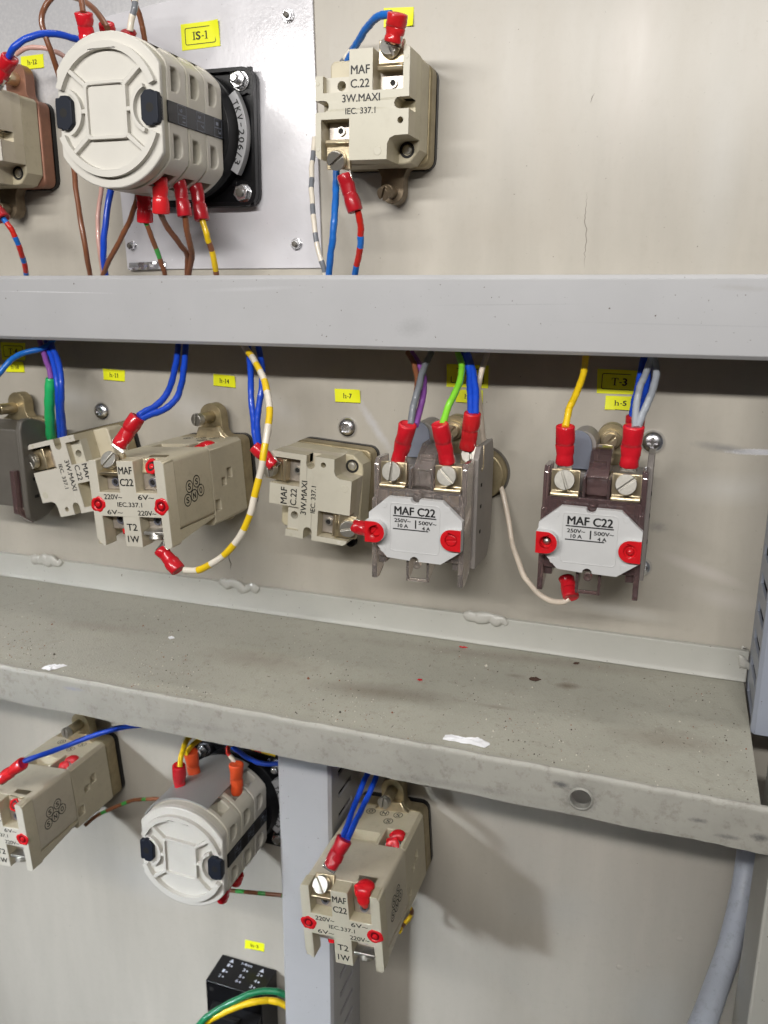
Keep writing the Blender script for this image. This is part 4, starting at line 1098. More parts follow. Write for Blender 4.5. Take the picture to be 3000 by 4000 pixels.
    lp_ = make('label_plate', MB().prism(L, yf, yf+3.1), M['labelwhite'], t, bevel=.35)
    make('inset_rim', MB().prism(rrect(-11.6, 11.4, -12.4, 9.8, 1.8), yf-.22, yf+.05, [rrect(-11.2, 11.0, -12.0, 9.4, 1.5)]), M['labelwhite'], lp_, bevel=.08)
    for px, pz in ((-14.2, 8.3), (14.4, 8.6), (-14.6, -12.0), (14.8, -12.4)):
        make('moulded_pip', MB().lathe((px, yf, pz), (0, -1, 0), [(0, 1.4), (.12, 1.3), (.12, 0)], 16), M['labelwhite'], lp_)
    for i, (px, pz) in enumerate(((-17.4, -3.3), (16.9, -4.4))):
        sg = -1 if i == 0 else 1
        lim = 21.6
        def cl(r): 
            return [((max(-lim, x) if sg < 0 else min(lim-.4, x)), z_) for x, z_ in ([(px + r*math.cos(R(a)), pz + r*math.sin(R(a))) for a in range(-90, 91, 12)] if sg < 0 else [(px + r*math.cos(R(a)), pz + r*math.sin(R(a))) for a in range(90, 271, 12)])] + ([(-lim, pz+r), (-lim, pz-r)] if sg < 0 else [(lim-.4, pz-r), (lim-.4, pz+r)])
        hgt = 4.2 if i == 0 else 1.8
        b_ = make('screw_boss', MB().prism(cl(4.9), yf-hgt, yf+.02, [circ(px, pz, 3.0, 22)]), M['labelwhite'], lp_, bevel=.25)
        make('red_seal', MB().prism(cl(4.75), yf-hgt-.25, yf-hgt-.02, [circ(px, pz, 2.9, 22)]), M['redpaint'], b_, bevel=.12)
        make('red_socket', MB().lathe((px, yf-.4, pz), (0, -1, 0), [(0, 0), (0, 2.95), (hgt-.5, 2.98), (hgt-.5, 2.7), (.3, 2.6), (.3, 0)], 22), M['redpaint'], b_)
        if balls: make('screw_ball', MB().lathe((px, yf-.8, pz), (0, -1, 0), [(0, 1.7), (.8, 1.55), (1.5, .9), (1.7, 0)], 16), M['steel'] if i == 0 else M['redpaint'], b_)
        else: slot_screw(b_, (px, yf-.7, pz), (0, -1, 0), 2.4, 1.2, 50 if i == 0 else 8, M['redpaint'], sw=.6)
    y = yf
    lab('MAF C22', -.1, 6.4, y, 3.7, lp_, 18.4, bold=.018)
    def bar(x0, x1, z0, z1, dz=0): 
        make('printed_line', MB().prism([(x0, z0), (x1, z0+dz), (x1, z1+dz), (x0, z1)], y-.06, y-.01), M['ink'], lp_)
    bar(-10.0, 9.7, 3.6, 4.15); bar(-10.0, 6.2, -2.3, -1.8); bar(.1, .7, -1.2, 2.6)
    lab(txt[0][0], -5.6, 1.9, y, 1.7, lp_, 7.4, bold=.02); lab(txt[0][1], -5.4, -.4, y, 1.7, lp_, 4.6, bold=.02)
    lab(txt[1][0], 5.8, 1.6, y, 1.7, lp_, 8.0, bold=.02); lab(txt[1][1], 5.2, -.8, y, 1.6, lp_, 3.6, bold=.02)
    if third:
        c = clamp(t, 17.5, 32, 21, -36.0, 11.0)
        slot_screw(c, (17.5, -36.4, 27.5), (0, -1, .25), 4.3, 3.4, 95, M['steel'])
    return t
M['shieldblue'] = mat('bluish_shield', (0.36, 0.39, 0.47), 0.25, trans=0.45)
G4 = 'contact blocks with white octagonal label'
contact_block('light smoked contact block with octagonal white label, below the green wire', -103.0, -98.0, 0, -66.0, G4, 'smoke', (85, 135), third=True, clear=-46)
contact_block('dark smoked contact block with octagonal white label, below sticker h-5', -29.5, -98.0, 0, -56.0, G4, 'smoke_dark', (110, 40), balls=True, clear=-36, depth2=-14)

# dark block cut off by the left edge
t = thing('dark_contact_block', 'dark brown contact block cut off by the left edge in the middle row', 'contact block', (-357, 0, -95), 0)
make('mounting_plate', MB().prism(rrect(-16, 12, -24, 24, 5), -10, -3), M['zincyellow'], t, bevel=.8)
er = ear(t, -8, 22, 38, 12, -12, -5)
make('stud', MB().cyl((-10, -11, 29), (-12, -22, 29), 3.2, 18), M['brass'], er, bevel=.3)
slot_screw(er, (-12, -22, 29), (-.6, -1, 0), 3.2, 3.0, 60, M['brass'])
db = make('side_wall', MB().prism([(-45, 22), (-43, 27)] + [(-40 + 27*math.sin(R(a)), 3 + 25*math.cos(R(a))) for a in range(0, 91, 9)] + [(-40 + 27*math.sin(R(a)), -6 + 24*math.cos(R(a))) for a in range(99, 181, 9)] + [(-44, -27), (-45, -20)], 20, 23.5, axis='x'), M['darkgrey'], t, bevel=.8)
make('rear_body', MB().box(-30, 20.1, -42, -12, -22, 22), M['darkgrey'], t, bevel=.8)
for yy, zz in ((-38, 6), (-38, -6), (-38, -16), (-18, -18)):
    make('side_notch', MB().box(23.3, 23.7, yy-1, yy+2, zz-.6, zz+1.0), M['dark'], t)
make('bracket_arm', MB().prism([(-48, 0), (-44, 0), (-44, -22), (-36, -30), (-37, -32), (-48, -24)], 16, 19, axis='x'), M['smoke_dark'], t, bevel=.3)

# ------------------------------------------------------------------ black relay socket at the bottom with white print
t = thing('relay_socket', 'black relay socket with white numbers on its top, under the green and yellow wires', 'relay', (-232.5, 0, -450), 0)
make('socket_body', MB().prism([(-22, 22.5), (-0.5, 24), (-0.5, -70), (-12, -70), (-22, -30)], -20, 20, axis='x'), M['black'], t, bevel=.6)
make('terminal_step', MB().prism([(-34, 2), (-22, 9), (-21.9, -70), (-34, -70)], -15, 19.5, axis='x'), M['black'], t, bevel=.6)
make('terminal_slot', MB().box(-8, 8, -30.5, -27.5, 5.5, 7.2), M['dark'], t)
make('terminal_screw', MB().lathe((4, -34, -10), (0, -1, .4), [(-1, 3.4), (1, 3.2), (1.6, 0)], 16), M['tin'], t)
make('corner_hole', MB().lathe((-16, -22, 17), (0, -1, 0), [(.02, 1.6), (.04, 0)], 16), M['dark'], t)
sl = (24-22.5)/21.5
FT = ((1, 0, 0), (0, 1, sl))
def rp(s, x, y, h, w): lab(s, 0, 0, 0, h, t, w, M['whiteink2'], frame=FT, org=(x, y, 24 + (y+.5)*sl + .05), bold=.01)
def tri(x, y):
    mb = MB()
    mb.add([(x-1.6, y-1.3, 24+(y-.8)*sl+.08), (x+1.6, y-1.3, 24+(y-.8)*sl+.08), (x, y+1.5, 24+(y+2)*sl+.08)], [(0, 1, 2)])
    make('printed_mark', mb, M['whiteink2'], t)
tri(-11, -3.5); tri(11.5, -4)
rp('1-4mm', 0, -3.2, 2.0, 7.5)
for s, x, y in (('1', -11.5, -7.2), ('3', 0, -7.4), ('2', 10.5, -7.6), ('1', -12.5, -12), ('5', 0, -12.4), ('4', 11, -12.6), ('2', -13, -16), ('6', -.5, -16.2), ('3', 10.2, -17)):
    rp(s, x, y, 2.3, 1.5)
    make('printed_mark', MB().lathe((x+2.3, y-.2, 24+(y+.3)*sl+.05), (0, 0, 1), [(0, .65), (.03, 0)], 12), M['whiteink2'], t)
lab('1', 0, 0, 0, 2.2, t, 1.2, M['whiteink2'], org=(-10, -34.05, 0)); 

# ------------------------------------------------------------------ screws in the panel
def panscrew(label, x, z_, r, cross=True, tilt=0):
    t = thing('panel_screw', label, 'screw', (x, 0, z_), 0, 'pan head screws in the panel')
    h = make('head', MB().lathe((0, 0, 0), (0, -1, 0), [(0, 0), (-0.0, r), (.6, r*1.0), (1.6, r*.93), (2.8, r*.74), (3.5, r*.45), (3.7, 0)], 32), M['chrome'], t)
    k = r*.42
    if cross: cm = MB().box(-k, k, -5, -1.8, -k*.32, k*.32).box(-k*.32, k*.32, -5, -1.8, -k, k)
    else: cm = MB().prism(rrect(-k, k, -k, k, k*.2), -5, -2.0)
    if cross:
        cut(h, MB().prism([(-k, -k*.3), (-k*.3, -k*.3), (-k*.3, -k), (k*.3, -k), (k*.3, -k*.3), (k, -k*.3), (k, k*.3), (k*.3, k*.3), (k*.3, k), (-k*.3, k), (-k*.3, k*.3), (-k, k*.3)], -5, -2.0))
    else: cut(h, cm)
    return t
panscrew('bright pan head screw above the h-7 lamp holder', -160.7, -67.4, 5.3, False)
panscrew('bright pan head screw right of the right contact block, upper one', -8.8, -65.6, 5.5, True)
panscrew('bright pan head screw peeking out beside the lower right of the right contact block', -8.6, -126.3, 4.6, True)
panscrew('bright pan head screw below sticker h-11 behind the sideways lamp holder', -313.8, -66.7, 5.3, True)
t = thing('screw_stub', 'black hollow stub in the panel under the h-7 lamp holder', 'stub', (-158.4, 0, -128.9))
make('rim', MB().lathe((0, 0, 0), (0, -1, 0), [(0, 3.0), (3.2, 2.8), (3.2, 1.6), (.6, 1.5), (.6, 0)], 20), M['black'], t, bevel=.2)
t = thing('panel_bushing', 'round zinc collar with a dark rim behind the left contact block', 'bushing', (-88, 0, -86))
make('collar', MB().lathe((0, 0, 0), (0, -1, 0), [(0, 12.4), (6.5, 12.2), (7.5, 11.4), (7.5, 0)], 48), M['zincyellow'], t, bevel=.3)
make('rim', MB().lathe((0, 0, 0), (0, -1, 0), [(0, 13.6), (.35, 13.6), (.35, 13.1), (0.05, 13.0), (.05, 0)], 48), M['darkgrey'], t)
# ------------------------------------------------------------------ stickers
def serif(s, cx, cz, y, h, parent, w, rot_=0.0):
    polys = []; x = 0.0; digits = []
    def rc(a, b, c, d): polys.append([(x+a, c), (x+b, c), (x+b, d), (x+a, d)])
    for ch in s:
        if ch == 'h':
            rc(.10, .26, 0, 1.05); rc(.02, .12, 1.0, 1.05); rc(.02, .36, 0, .06); rc(.54, .70, 0, .50); rc(.46, .78, 0, .06)
            polys.append([(x+.24, .44), (x+.24, .56), (x+.36, .69), (x+.52, .72), (x+.65, .65), (x+.70, .48), (x+.54, .48), (x+.50, .58), (x+.40, .60), (x+.30, .54)]); x += .84
        elif ch == 'I': rc(.16, .34, 0, 1); rc(0, .5, 0, .06); rc(0, .5, .94, 1); x += .58
        elif ch == 'T':
            rc(0, .84, .93, 1); rc(.33, .51, 0, .96); rc(.2, .64, 0, .06); rc(0, .06, .70, .96); rc(.78, .84, .70, .96); x += .92
        elif ch == '1': rc(.2, .37, 0, 1); rc(.06, .5, 0, .06); polys.append([(x+.06, .82), (x+.2, .86), (x+.2, 1.0), (x+.16, .96), (x+.06, .88)]); x += .58
        elif ch == '-': rc(.06, .36, .34, .47); x += .44
        elif ch == 'S': digits.append((ch, x)); x += .74
        else: digits.append((ch, x)); x += .66
    tw = x
    k = w/tw
    c_, s_ = math.cos(R(rot_)), math.sin(R(rot_))
    def T(p):
        a, b = (p[0]-tw/2)*k, (p[1]-.5)*h
        return (cx + a*c_ - b*s_, cz + a*s_ + b*c_)
    mb = MB()
    for i, p in enumerate(polys): mb.prism([T(q) for q in p], y-.05-.004*i, y-.02)
    o = None
    if polys: o = make('lettering', mb, M['frameink'], parent)
    for ch, xx in digits:
        px, pz = T((xx+.29, .5))
        lab(ch, px, pz, y, h, parent, k*(.62 if ch == 'S' else .52), mat_=M['frameink'], bold=.03, rot_=rot_)
def sticker(text_, corners, label, frame_=False, hgt=None, y=-.3, wf=.45, rot_=0):
    cx = sum(c[0] for c in corners)/4; cz = sum(c[1] for c in corners)/4
    t = thing('yellow_sticker', label, 'sticker', (cx, 0, cz), 0, 'yellow identification stickers')
    P = [(c[0]-cx, c[1]-cz) for c in corners]
    mb = MB()
    q_ = random.choice(((0, 0), (1, 0), (0, 1), (1, 1))); curl = random.uniform(.5, 1.6)
    n1, n2 = 9, 5
    for lay in (0, 1):
        for j in range(n2):
            for i in range(n1):
                u, v_ = i/(n1-1), j/(n2-1)
                px = (P[3][0]*(1-u)+P[2][0]*u)*(1-v_) + (P[0][0]*(1-u)+P[1][0]*u)*v_
                pz = (P[3][1]*(1-u)+P[2][1]*u)*(1-v_) + (P[0][1]*(1-u)+P[1][1]*u)*v_
                k = max(0, 1 - abs(u-q_[0])*1.0*2.6 - abs(v_-q_[1])*.9)
                mb.v.append(Vector((px, y + (.22 if lay else 0) - curl*k*k, pz)))
    for lay in (0, 1):
        o_ = lay*n1*n2
        for j in range(n2-1):
            for i in range(n1-1): mb.f.append((o_+j*n1+i, o_+j*n1+i+1, o_+(j+1)*n1+i+1, o_+(j+1)*n1+i)); mb.m.append(0)
    rim_ = [i for i in range(n1)] + [j*n1+n1-1 for j in range(1, n2)] + [(n2-1)*n1+i for i in range(n1-2, -1, -1)] + [j*n1 for j in range(n2-2, 0, -1)]
    for a_, b_ in zip(rim_, rim_[1:]+rim_[:1]): mb.f.append((a_, b_, b_+n1*n2, a_+n1*n2)); mb.m.append(0)
    make('sticker_sheet', mb, M['yellowlab'], t)
    W_ = abs(P[1][0]-P[0][0]); H_ = abs(P[0][1]-P[3][1])
    a = math.degrees(math.atan2(P[1][1]-P[0][1], P[1][0]-P[0][0]))
    if frame_:
        fr = rrect(-W_*.40, W_*.40, -H_*.33, H_*.33, 1.0)
        fi = rrect(-W_*.40+.35, W_*.40-.35, -H_*.33+.35, H_*.33-.35, .75)
        ca, sa = math.cos(R(a)), math.sin(R(a))
        rt = lambda L_: [(p*ca-q*sa, p*sa+q*ca) for p, q in L_]
        make('printed_frame', MB().prism(rt(fr), y-.06, y-.01, [rt(fi)]), M['frameink'], t)
    else:
        mb = MB()
        q = P[3], P[2]
        mb.prism([(q[0][0], q[0][1]), (q[1][0], q[1][1]), (q[1][0], q[1][1]+.22), (q[0][0], q[0][1]+.22)], y-.05, y-.01)
        make('printed_line', mb, M['ink'], t)
    if text_: serif(text_, 0, 0, y, hgt or H_*.36, t, W_*wf, a)
    return t
yy = -1.75
sticker('IS-1', [(-247.7, 127.9), (-226.2, 128.1), (-226.0, 116.7), (-247.5, 116.2)], 'large yellow sticker printed IS-1 in a frame on the white sheet', True, 3.6, yy, .42)
sticker('h-12', [(-348.0, 121.7), (-333.4, 121.9), (-333.6, 115.2), (-348.3, 115.1)], 'small yellow sticker printed h-12 at the upper left')
sticker('', [(-141.8, 125.7), (-127.5, 124.8), (-127.5, 117.1), (-141.8, 117.6)], 'blank looking yellow sticker at the top, half hidden by a red sleeve')
sticker('T-4', [(-383.0, -29.2), (-364.9, -29.3), (-365.2, -39.4), (-383.2, -39.6)], 'yellow framed sticker printed T-4 at the left edge', True, 3.4, -.3, .36)
sticker('h-10', [(-380.8, -40.2), (-367.0, -40.2), (-367.2, -46.6), (-381.0, -46.9)], 'small yellow sticker printed h-10 just under the T-4 sticker')
sticker('h-11', [(-310.6, -42.3), (-296.3, -42.9), (-297.0, -49.3), (-311.3, -48.8)], 'small yellow sticker printed h-11')
sticker('h-14', [(-239.2, -42.7), (-225.5, -43.4), (-225.8, -49.9), (-239.5, -49.2)], 'small yellow sticker printed h-14')
sticker('h-7', [(-167.9, -47.8), (-153.5, -47.7), (-153.5, -54.7), (-167.5, -54.7)], 'small yellow sticker printed h-7 in the middle of the panel', wf=.36)
sticker('T-2', [(-107.9, -33.1), (-87.2, -33.3), (-87.1, -44.2), (-108.0, -44.3)], 'yellow framed sticker in the duct shadow behind green and blue wires', True, 3.4, -.3, .34)
sticker('h-6', [(-102.9, -45.5), (-89.7, -45.3), (-89.5, -51.9), (-103.1, -51.8)], 'small yellow sticker starting with h, crossed by two blue wires', wf=.38)
sticker('T-3', [(-36.0, -33.1), (-15.8, -33.3), (-15.2, -44.2), (-35.6, -44.3)], 'yellow framed sticker printed T-3 in the duct shadow', True, 3.4, -.3, .36)
sticker('h-5', [(-31.4, -45.3), (-17.5, -45.2), (-17.7, -51.8), (-31.4, -51.6)], 'small yellow sticker printed h-5 below the T-3 sticker', wf=.42)
sticker('h-3', [(-235.0, -409.6), (-221.0, -408.6), (-221.2, -415.0), (-235.2, -416.0)], 'small yellow sticker printed h-3 above the black relay socket')

# ------------------------------------------------------------------ wires
W = {
'brown_loop': [(-254.0,-52.0,113.7),(-257.6,-50.0,117.6),(-264.3,-46.0,123.4),(-274.0,-40.0,129.5),(-283.5,-36.0,133.6),(-291.1,-36.0,135.4),(-296.1,-38.0,132.1),(-298.8,-40.0,126.1),(-298.6,-40.0,119.6),(-297.1,-38.0,111.3),(-298.3,-32.0,101.6),(-302.2,-24.0,90.5),(-302.2,-22.0,76.7),(-301.0,-24.0,63.5),(-298.2,-27.0,51.7),(-294.4,-30.0,35.0),(-292.7,-30.0,21.0),(-296.2,-24.0,10.3),(-299.0,-20.0,6.1)],
'brown_up': [(-257.1,-64.0,116.7),(-258.9,-62.0,121.1),(-262.5,-58.0,127.8)],
'brown_back': [(-255.6,-30.0,136.9),(-255.5,-28.0,131.1),(-254.5,-26.0,125.9),(-254.4,-24.0,120.0),(-255.0,-22.0,114.7),(-256.4,-20.0,110.2)],
'stripe_up': [(-250.7,-40.0,115.4),(-249.3,-40.0,120.2),(-247.4,-40.0,124.2),(-248.1,-38.0,130.3),(-250.6,-36.0,134.6)],
'blue_left': [(-315.8,-46.0,107.5),(-310.8,-48.0,110.7),(-305.6,-46.0,114.7),(-299.8,-42.0,117.6),(-294.9,-36.0,118.9),(-291.1,-30.0,118.5),(-289.1,-24.0,116.9),(-286.2,-20.0,107.2),(-283.3,-16.0,84.6),(-279.4,-20.0,61.5),(-278.9,-24.0,50.6),(-280.3,-27.0,39.0),(-282.6,-28.0,26.8),(-285.3,-26.0,16.1),(-289.2,-20.0,6.9)],
'pink_left': [(-324.9,-30.0,113.9),(-319.9,-30.0,115.8),(-313.3,-28.0,116.5),(-305.9,-26.0,114.9),(-300.5,-22.0,110.9),(-298.5,-14.0,93.8),(-290.0,-16.0,69.0),(-287.4,-20.0,53.8),(-286.8,-24.0,43.5),(-287.3,-26.0,31.1),(-287.2,-26.0,18.6),(-290.8,-20.0,6.9)],
'brown_low': [(-251.7,-40.0,47.2),(-254.7,-38.0,42.1),(-261.2,-35.0,33.9),(-270.8,-32.0,23.9),(-280.8,-28.0,15.2),(-291.9,-20.0,6.9)],
'green_brown': [(-250.1,-38.0,33.1),(-249.7,-36.0,28.9),(-250.0,-32.0,22.8),(-250.2,-28.0,16.6),(-250.6,-24.0,10.2),(-252.8,-20.0,6.1)],
'brown_b': [(-229.5,-56.0,34.9),(-231.1,-50.0,30.6),(-230.8,-42.0,24.4),(-231.1,-34.0,19.3),(-234.2,-28.0,14.8),(-240.2,-20.0,6.9)],
'brown_c': [(-222.9,-46.0,34.5),(-223.7,-44.0,28.7),(-225.9,-38.0,21.4),(-230.7,-30.0,15.5),(-239.7,-20.0,6.9)],
'yellow_brown': [(-221.3,-34.0,33.8),(-219.3,-34.0,27.7),(-219.1,-31.0,21.7),(-219.8,-27.0,14.8),(-222.6,-20.0,6.1)],
'red_blue_left': [(-333.8,-42.0,37.4),(-330.0,-42.0,33.2),(-327.8,-40.0,26.7),(-329.6,-35.0,19.5),(-334.2,-28.0,12.9),(-341.1,-20.0,6.1)],
'maf_blue': [(-123.2,-44.0,109.4),(-127.7,-42.0,110.0),(-133.0,-38.0,109.7),(-139.3,-32.0,107.8),(-145.1,-26.0,104.9),(-152.5,-18.0,100.5),(-160.2,-9.0,94.7)],
'maf_blue_lo': [(-161.8,-10.0,59.0),(-158.6,-18.0,51.7),(-156.4,-24.0,42.7),(-155.5,-28.0,33.0),(-156.5,-28.0,23.0),(-159.2,-25.0,14.1),(-162.2,-20.0,6.1)],
'maf_grey': [(-148.2,-10.0,113.0),(-151.6,-10.0,109.6),(-155.7,-10.0,105.3),(-160.2,-9.0,101.1),(-164.5,-8.0,95.2)],
'maf_grey_lo': [(-174.4,-6.0,72.0),(-174.5,-8.0,63.8),(-173.6,-12.0,53.0),(-171.8,-16.0,43.4),(-169.2,-20.0,32.2),(-166.6,-22.0,20.6),(-163.8,-22.0,11.9),(-163.4,-20.0,6.1)],
'maf_red': [(-139.3,-40.0,35.1),(-139.1,-38.0,30.7),(-140.0,-35.0,25.1),(-142.0,-31.0,18.8),(-145.4,-26.0,12.8),(-149.1,-20.0,6.1)],
't4_blue': [(-345.5,-50.0,-47.5),(-341.7,-46.0,-41.9),(-337.8,-42.0,-35.8),(-334.9,-36.0,-32.3),(-328.6,-30.0,-30.3),(-325.5,-24.0,-27.1),(-326.6,-18.0,-22.8)],
'purple': [(-338.8,-18.0,-23.1),(-334.3,-22.0,-27.4),(-327.1,-28.0,-33.3),(-321.3,-32.0,-40.1),(-318.9,-34.0,-45.7)],
'green_sleeve': [(-319.2,-34.0,-45.1),(-319.8,-34.0,-48.0),(-321.1,-34.0,-55.4),(-323.8,-32.0,-63.2),(-328.7,-27.0,-73.6),(-335.2,-20.0,-82.8)],
'blue_p1': [(-334.5,-18.0,-23.0),(-327.5,-24.0,-29.9),(-319.3,-30.0,-39.3),(-315.2,-34.0,-50.6),(-317.6,-32.0,-61.9),(-322.3,-27.0,-73.2),(-326.9,-22.0,-81.9)],
'blue_p2': [(-331.8,-18.0,-22.9),(-322.9,-26.0,-29.7),(-312.8,-34.0,-37.9),(-309.2,-38.0,-49.0),(-313.1,-35.0,-61.3),(-318.9,-28.0,-72.9),(-324.2,-22.0,-81.8)],
'mid_b1': [(-235.0,-75.0,-55.4),(-233.7,-71.0,-53.7),(-232.5,-63.0,-51.4),(-233.0,-54.0,-47.1),(-238.4,-40.0,-40.8),(-242.4,-30.0,-33.3),(-247.2,-20.0,-25.4)],
'mid_b2': [(-234.2,-75.0,-57.1),(-231.8,-70.0,-55.3),(-228.1,-62.0,-52.9),(-227.6,-53.0,-48.2),(-233.1,-40.0,-42.3),(-237.7,-30.0,-34.0),(-242.8,-20.0,-25.3)],
'h7_b1': [(-207.6,-18.0,-24.6),(-201.7,-28.0,-32.2),(-197.1,-36.0,-43.0),(-194.7,-40.0,-54.8),(-193.4,-41.0,-65.4),(-191.6,-42.0,-72.3)],
'h7_b2': [(-202.2,-18.0,-24.5),(-195.3,-28.0,-32.0),(-190.8,-36.0,-40.2),(-190.4,-40.0,-50.5),(-191.2,-42.0,-62.6),(-190.6,-42.0,-71.8)],
'yellow_white': [(-210.5,-20.0,-23.7),(-200.3,-32.0,-27.8),(-189.5,-44.0,-32.7),(-179.1,-56.0,-39.5),(-173.2,-64.0,-46.9),(-170.8,-70.0,-57.4),(-171.2,-74.0,-68.3),(-173.0,-77.0,-81.7),(-175.9,-79.0,-94.8),(-181.0,-80.0,-106.2),(-188.7,-81.0,-115.6),(-198.3,-82.0,-122.5),(-205.7,-82.0,-125.6),(-210.7,-82.0,-125.9)],
'l_grey': [(-111.0,-18.0,-26.8),(-111.2,-26.0,-31.3),(-110.3,-36.0,-36.0),(-109.3,-46.0,-43.3),(-108.5,-54.0,-49.1),(-107.5,-60.0,-54.9)],
'l_brown': [(-122.5,-18.0,-27.1),(-117.8,-24.0,-30.9),(-114.2,-30.0,-36.7),(-112.4,-36.0,-43.1),(-111.2,-44.0,-50.5),(-109.0,-52.0,-55.5)],
'l_purple': [(-120.6,-18.0,-27.1),(-114.8,-24.0,-32.2),(-110.2,-32.0,-37.8),(-107.9,-40.0,-43.8),(-107.0,-48.0,-49.7),(-105.7,-58.0,-55.1)],
'l_green': [(-98.0,-18.0,-26.5),(-94.2,-26.0,-30.7),(-92.2,-34.0,-34.8),(-91.9,-44.0,-41.3),(-92.5,-54.0,-46.9),(-93.1,-60.0,-53.8)],
'l_blue1': [(-95.4,-18.0,-26.4),(-91.1,-26.0,-32.0),(-88.7,-32.0,-38.3),(-86.6,-38.0,-45.2),(-85.4,-42.0,-51.5)],
'l_blue2': [(-93.6,-18.0,-26.3),(-89.4,-26.0,-31.9),(-86.6,-32.0,-37.6),(-84.2,-38.0,-45.1),(-83.2,-42.0,-51.3)],
'l_pink': [(-84.1,-18.0,-26.1),(-84.5,-22.0,-30.0),(-85.5,-26.0,-37.4),(-86.1,-24.0,-44.6),(-85.9,-20.0,-53.7),(-85.6,-16.0,-63.0),(-84.9,-12.0,-71.0),(-82.6,-5.0,-81.2),(-78.9,-5.0,-88.7),(-76.3,-7.0,-94.2),(-73.5,-10.0,-101.8),(-69.5,-16.0,-113.9),(-67.1,-22.0,-117.1),(-60.3,-30.0,-127.4),(-52.7,-36.0,-132.7),(-45.0,-40.0,-134.6),(-40.2,-43.0,-133.2),(-37.3,-43.0,-131.4)],
'r_yellow': [(-39.8,-18.0,-26.5),(-39.3,-26.0,-31.8),(-40.0,-34.0,-37.6),(-41.7,-42.0,-44.0),(-42.4,-48.0,-48.3),(-42.4,-54.0,-53.1)],
'r_blue1': [(-15.3,-18.0,-26.5),(-15.8,-24.0,-34.0),(-16.3,-32.0,-40.4),(-16.8,-38.0,-45.4),(-17.1,-42.0,-49.9)],
'r_blue2': [(-13.2,-18.0,-26.4),(-12.7,-26.0,-35.1),(-13.0,-34.0,-41.5),(-14.0,-42.0,-45.5),(-14.8,-46.0,-49.9)],
'r_grey1': [(-11.9,-18.0,-25.6),(-13.7,-34.0,-33.0),(-15.1,-42.0,-38.6),(-15.4,-48.0,-44.8),(-14.9,-54.0,-51.6)],
'r_grey2': [(-11.2,-18.0,-25.6),(-9.5,-26.0,-30.4),(-9.5,-34.0,-35.7),(-10.9,-44.0,-41.6),(-12.8,-50.0,-47.2),(-13.9,-54.0,-51.5)],
'll_blue': [(-327.3,-77.0,-254.4),(-320.9,-70.0,-252.8),(-312.6,-56.0,-252.3),(-301.3,-46.0,-248.9),(-290.7,-38.0,-246.7),(-280.8,-32.0,-246.0),(-269.2,-25.0,-245.8)],
'll_brown': [(-329.3,-30.0,-326.5),(-324.2,-26.0,-321.8),(-314.9,-24.0,-316.0),(-303.1,-22.0,-309.4),(-291.4,-22.0,-304.4),(-277.4,-24.0,-299.6),(-266.4,-26.0,-298.7)],
'lr_brown': [(-225.5,-36.0,-341.4),(-214.2,-34.0,-341.0),(-202.9,-32.0,-340.6),(-188.4,-28.0,-341.2)],
't2_blue1': [(-135.3,-74.0,-257.9),(-136.6,-62.0,-256.9),(-138.9,-46.0,-255.9),(-138.3,-38.0,-250.8),(-137.7,-30.0,-247.1),(-137.2,-24.0,-242.1)],
't2_blue2': [(-132.3,-74.0,-257.7),(-133.1,-62.0,-256.0),(-134.2,-46.0,-255.9),(-133.1,-38.0,-251.3),(-132.7,-30.0,-247.1),(-131.9,-24.0,-241.0)],
't2_yel': [(-119.6,-25.0,-328.9),(-117.2,-22.0,-333.0),(-115.4,-20.0,-337.1),(-116.7,-20.0,-341.9),(-119.2,-24.0,-344.9),(-119.4,-30.0,-343.7)],
'k_yel1': [(-236.7,-58.0,-248.9),(-237.0,-56.0,-244.2),(-238.9,-50.0,-242.1),(-241.1,-42.0,-241.4),(-241.4,-34.0,-241.2)],
'k_yel2': [(-240.6,-46.0,-248.6),(-240.7,-40.0,-247.5),(-238.5,-34.0,-245.8),(-235.8,-28.0,-244.9)],
'k_blue': [(-226.3,-30.0,-246.0),(-220.5,-28.0,-251.1),(-214.1,-26.0,-256.5),(-207.6,-24.0,-259.9),(-202.5,-22.0,-261.0),(-196.3,-20.0,-260.4)],
'k_white': [(-213.6,-38.0,-255.6),(-215.6,-38.0,-251.5),(-218.3,-38.0,-248.1),(-219.3,-36.0,-245.9),(-218.5,-32.0,-245.4),(-216.1,-28.0,-244.6)],
'k_yr': [(-215.2,-28.0,-247.4),(-211.2,-26.0,-249.5),(-204.7,-24.0,-251.9),(-197.2,-22.0,-253.8)],
'g_green': [(-240.7,-52.0,-431.7),(-236.0,-50.0,-425.0),(-229.3,-46.0,-420.1),(-218.5,-42.0,-413.0),(-209.6,-38.0,-408.6),(-201.5,-34.0,-407.9),(-194.0,-32.0,-408.3),(-188.9,-30.0,-411.7)],
'g_yel': [(-239.7,-50.0,-434.1),(-234.9,-48.0,-428.4),(-226.2,-46.0,-421.6),(-215.5,-42.0,-415.8),(-206.6,-38.0,-413.6),(-200.9,-34.0,-414.6),(-194.2,-32.0,-415.9),(-188.3,-30.0,-420.1)],
'conduit': [(51.7,-12.0,-243.2),(52.2,-14.0,-260.2),(50.5,-24.0,-277.7),(45.9,-42.0,-293.0),(40.2,-62.0,-298.2),(34.0,-85.0,-298.8),(27.5,-105.0,-300.6)],
'C_top1': [(-256.9,-64.0,116.7),(-259.0,-60.0,107.0)],
'C_top2': [(-255.7,-50.0,116.1),(-258.2,-46.0,110.4)],
'C_top3': [(-253.0,-38.0,116.2),(-253.8,-36.0,112.6)],
'C_left': [(-314.3,-46.0,107.8),(-326.0,-42.0,99.9)],
'C_bot1': [(-250.4,-38.0,32.7),(-249.0,-40.0,45.6)],
'C_bot2': [(-229.1,-56.0,34.7),(-227.5,-58.0,50.1)],
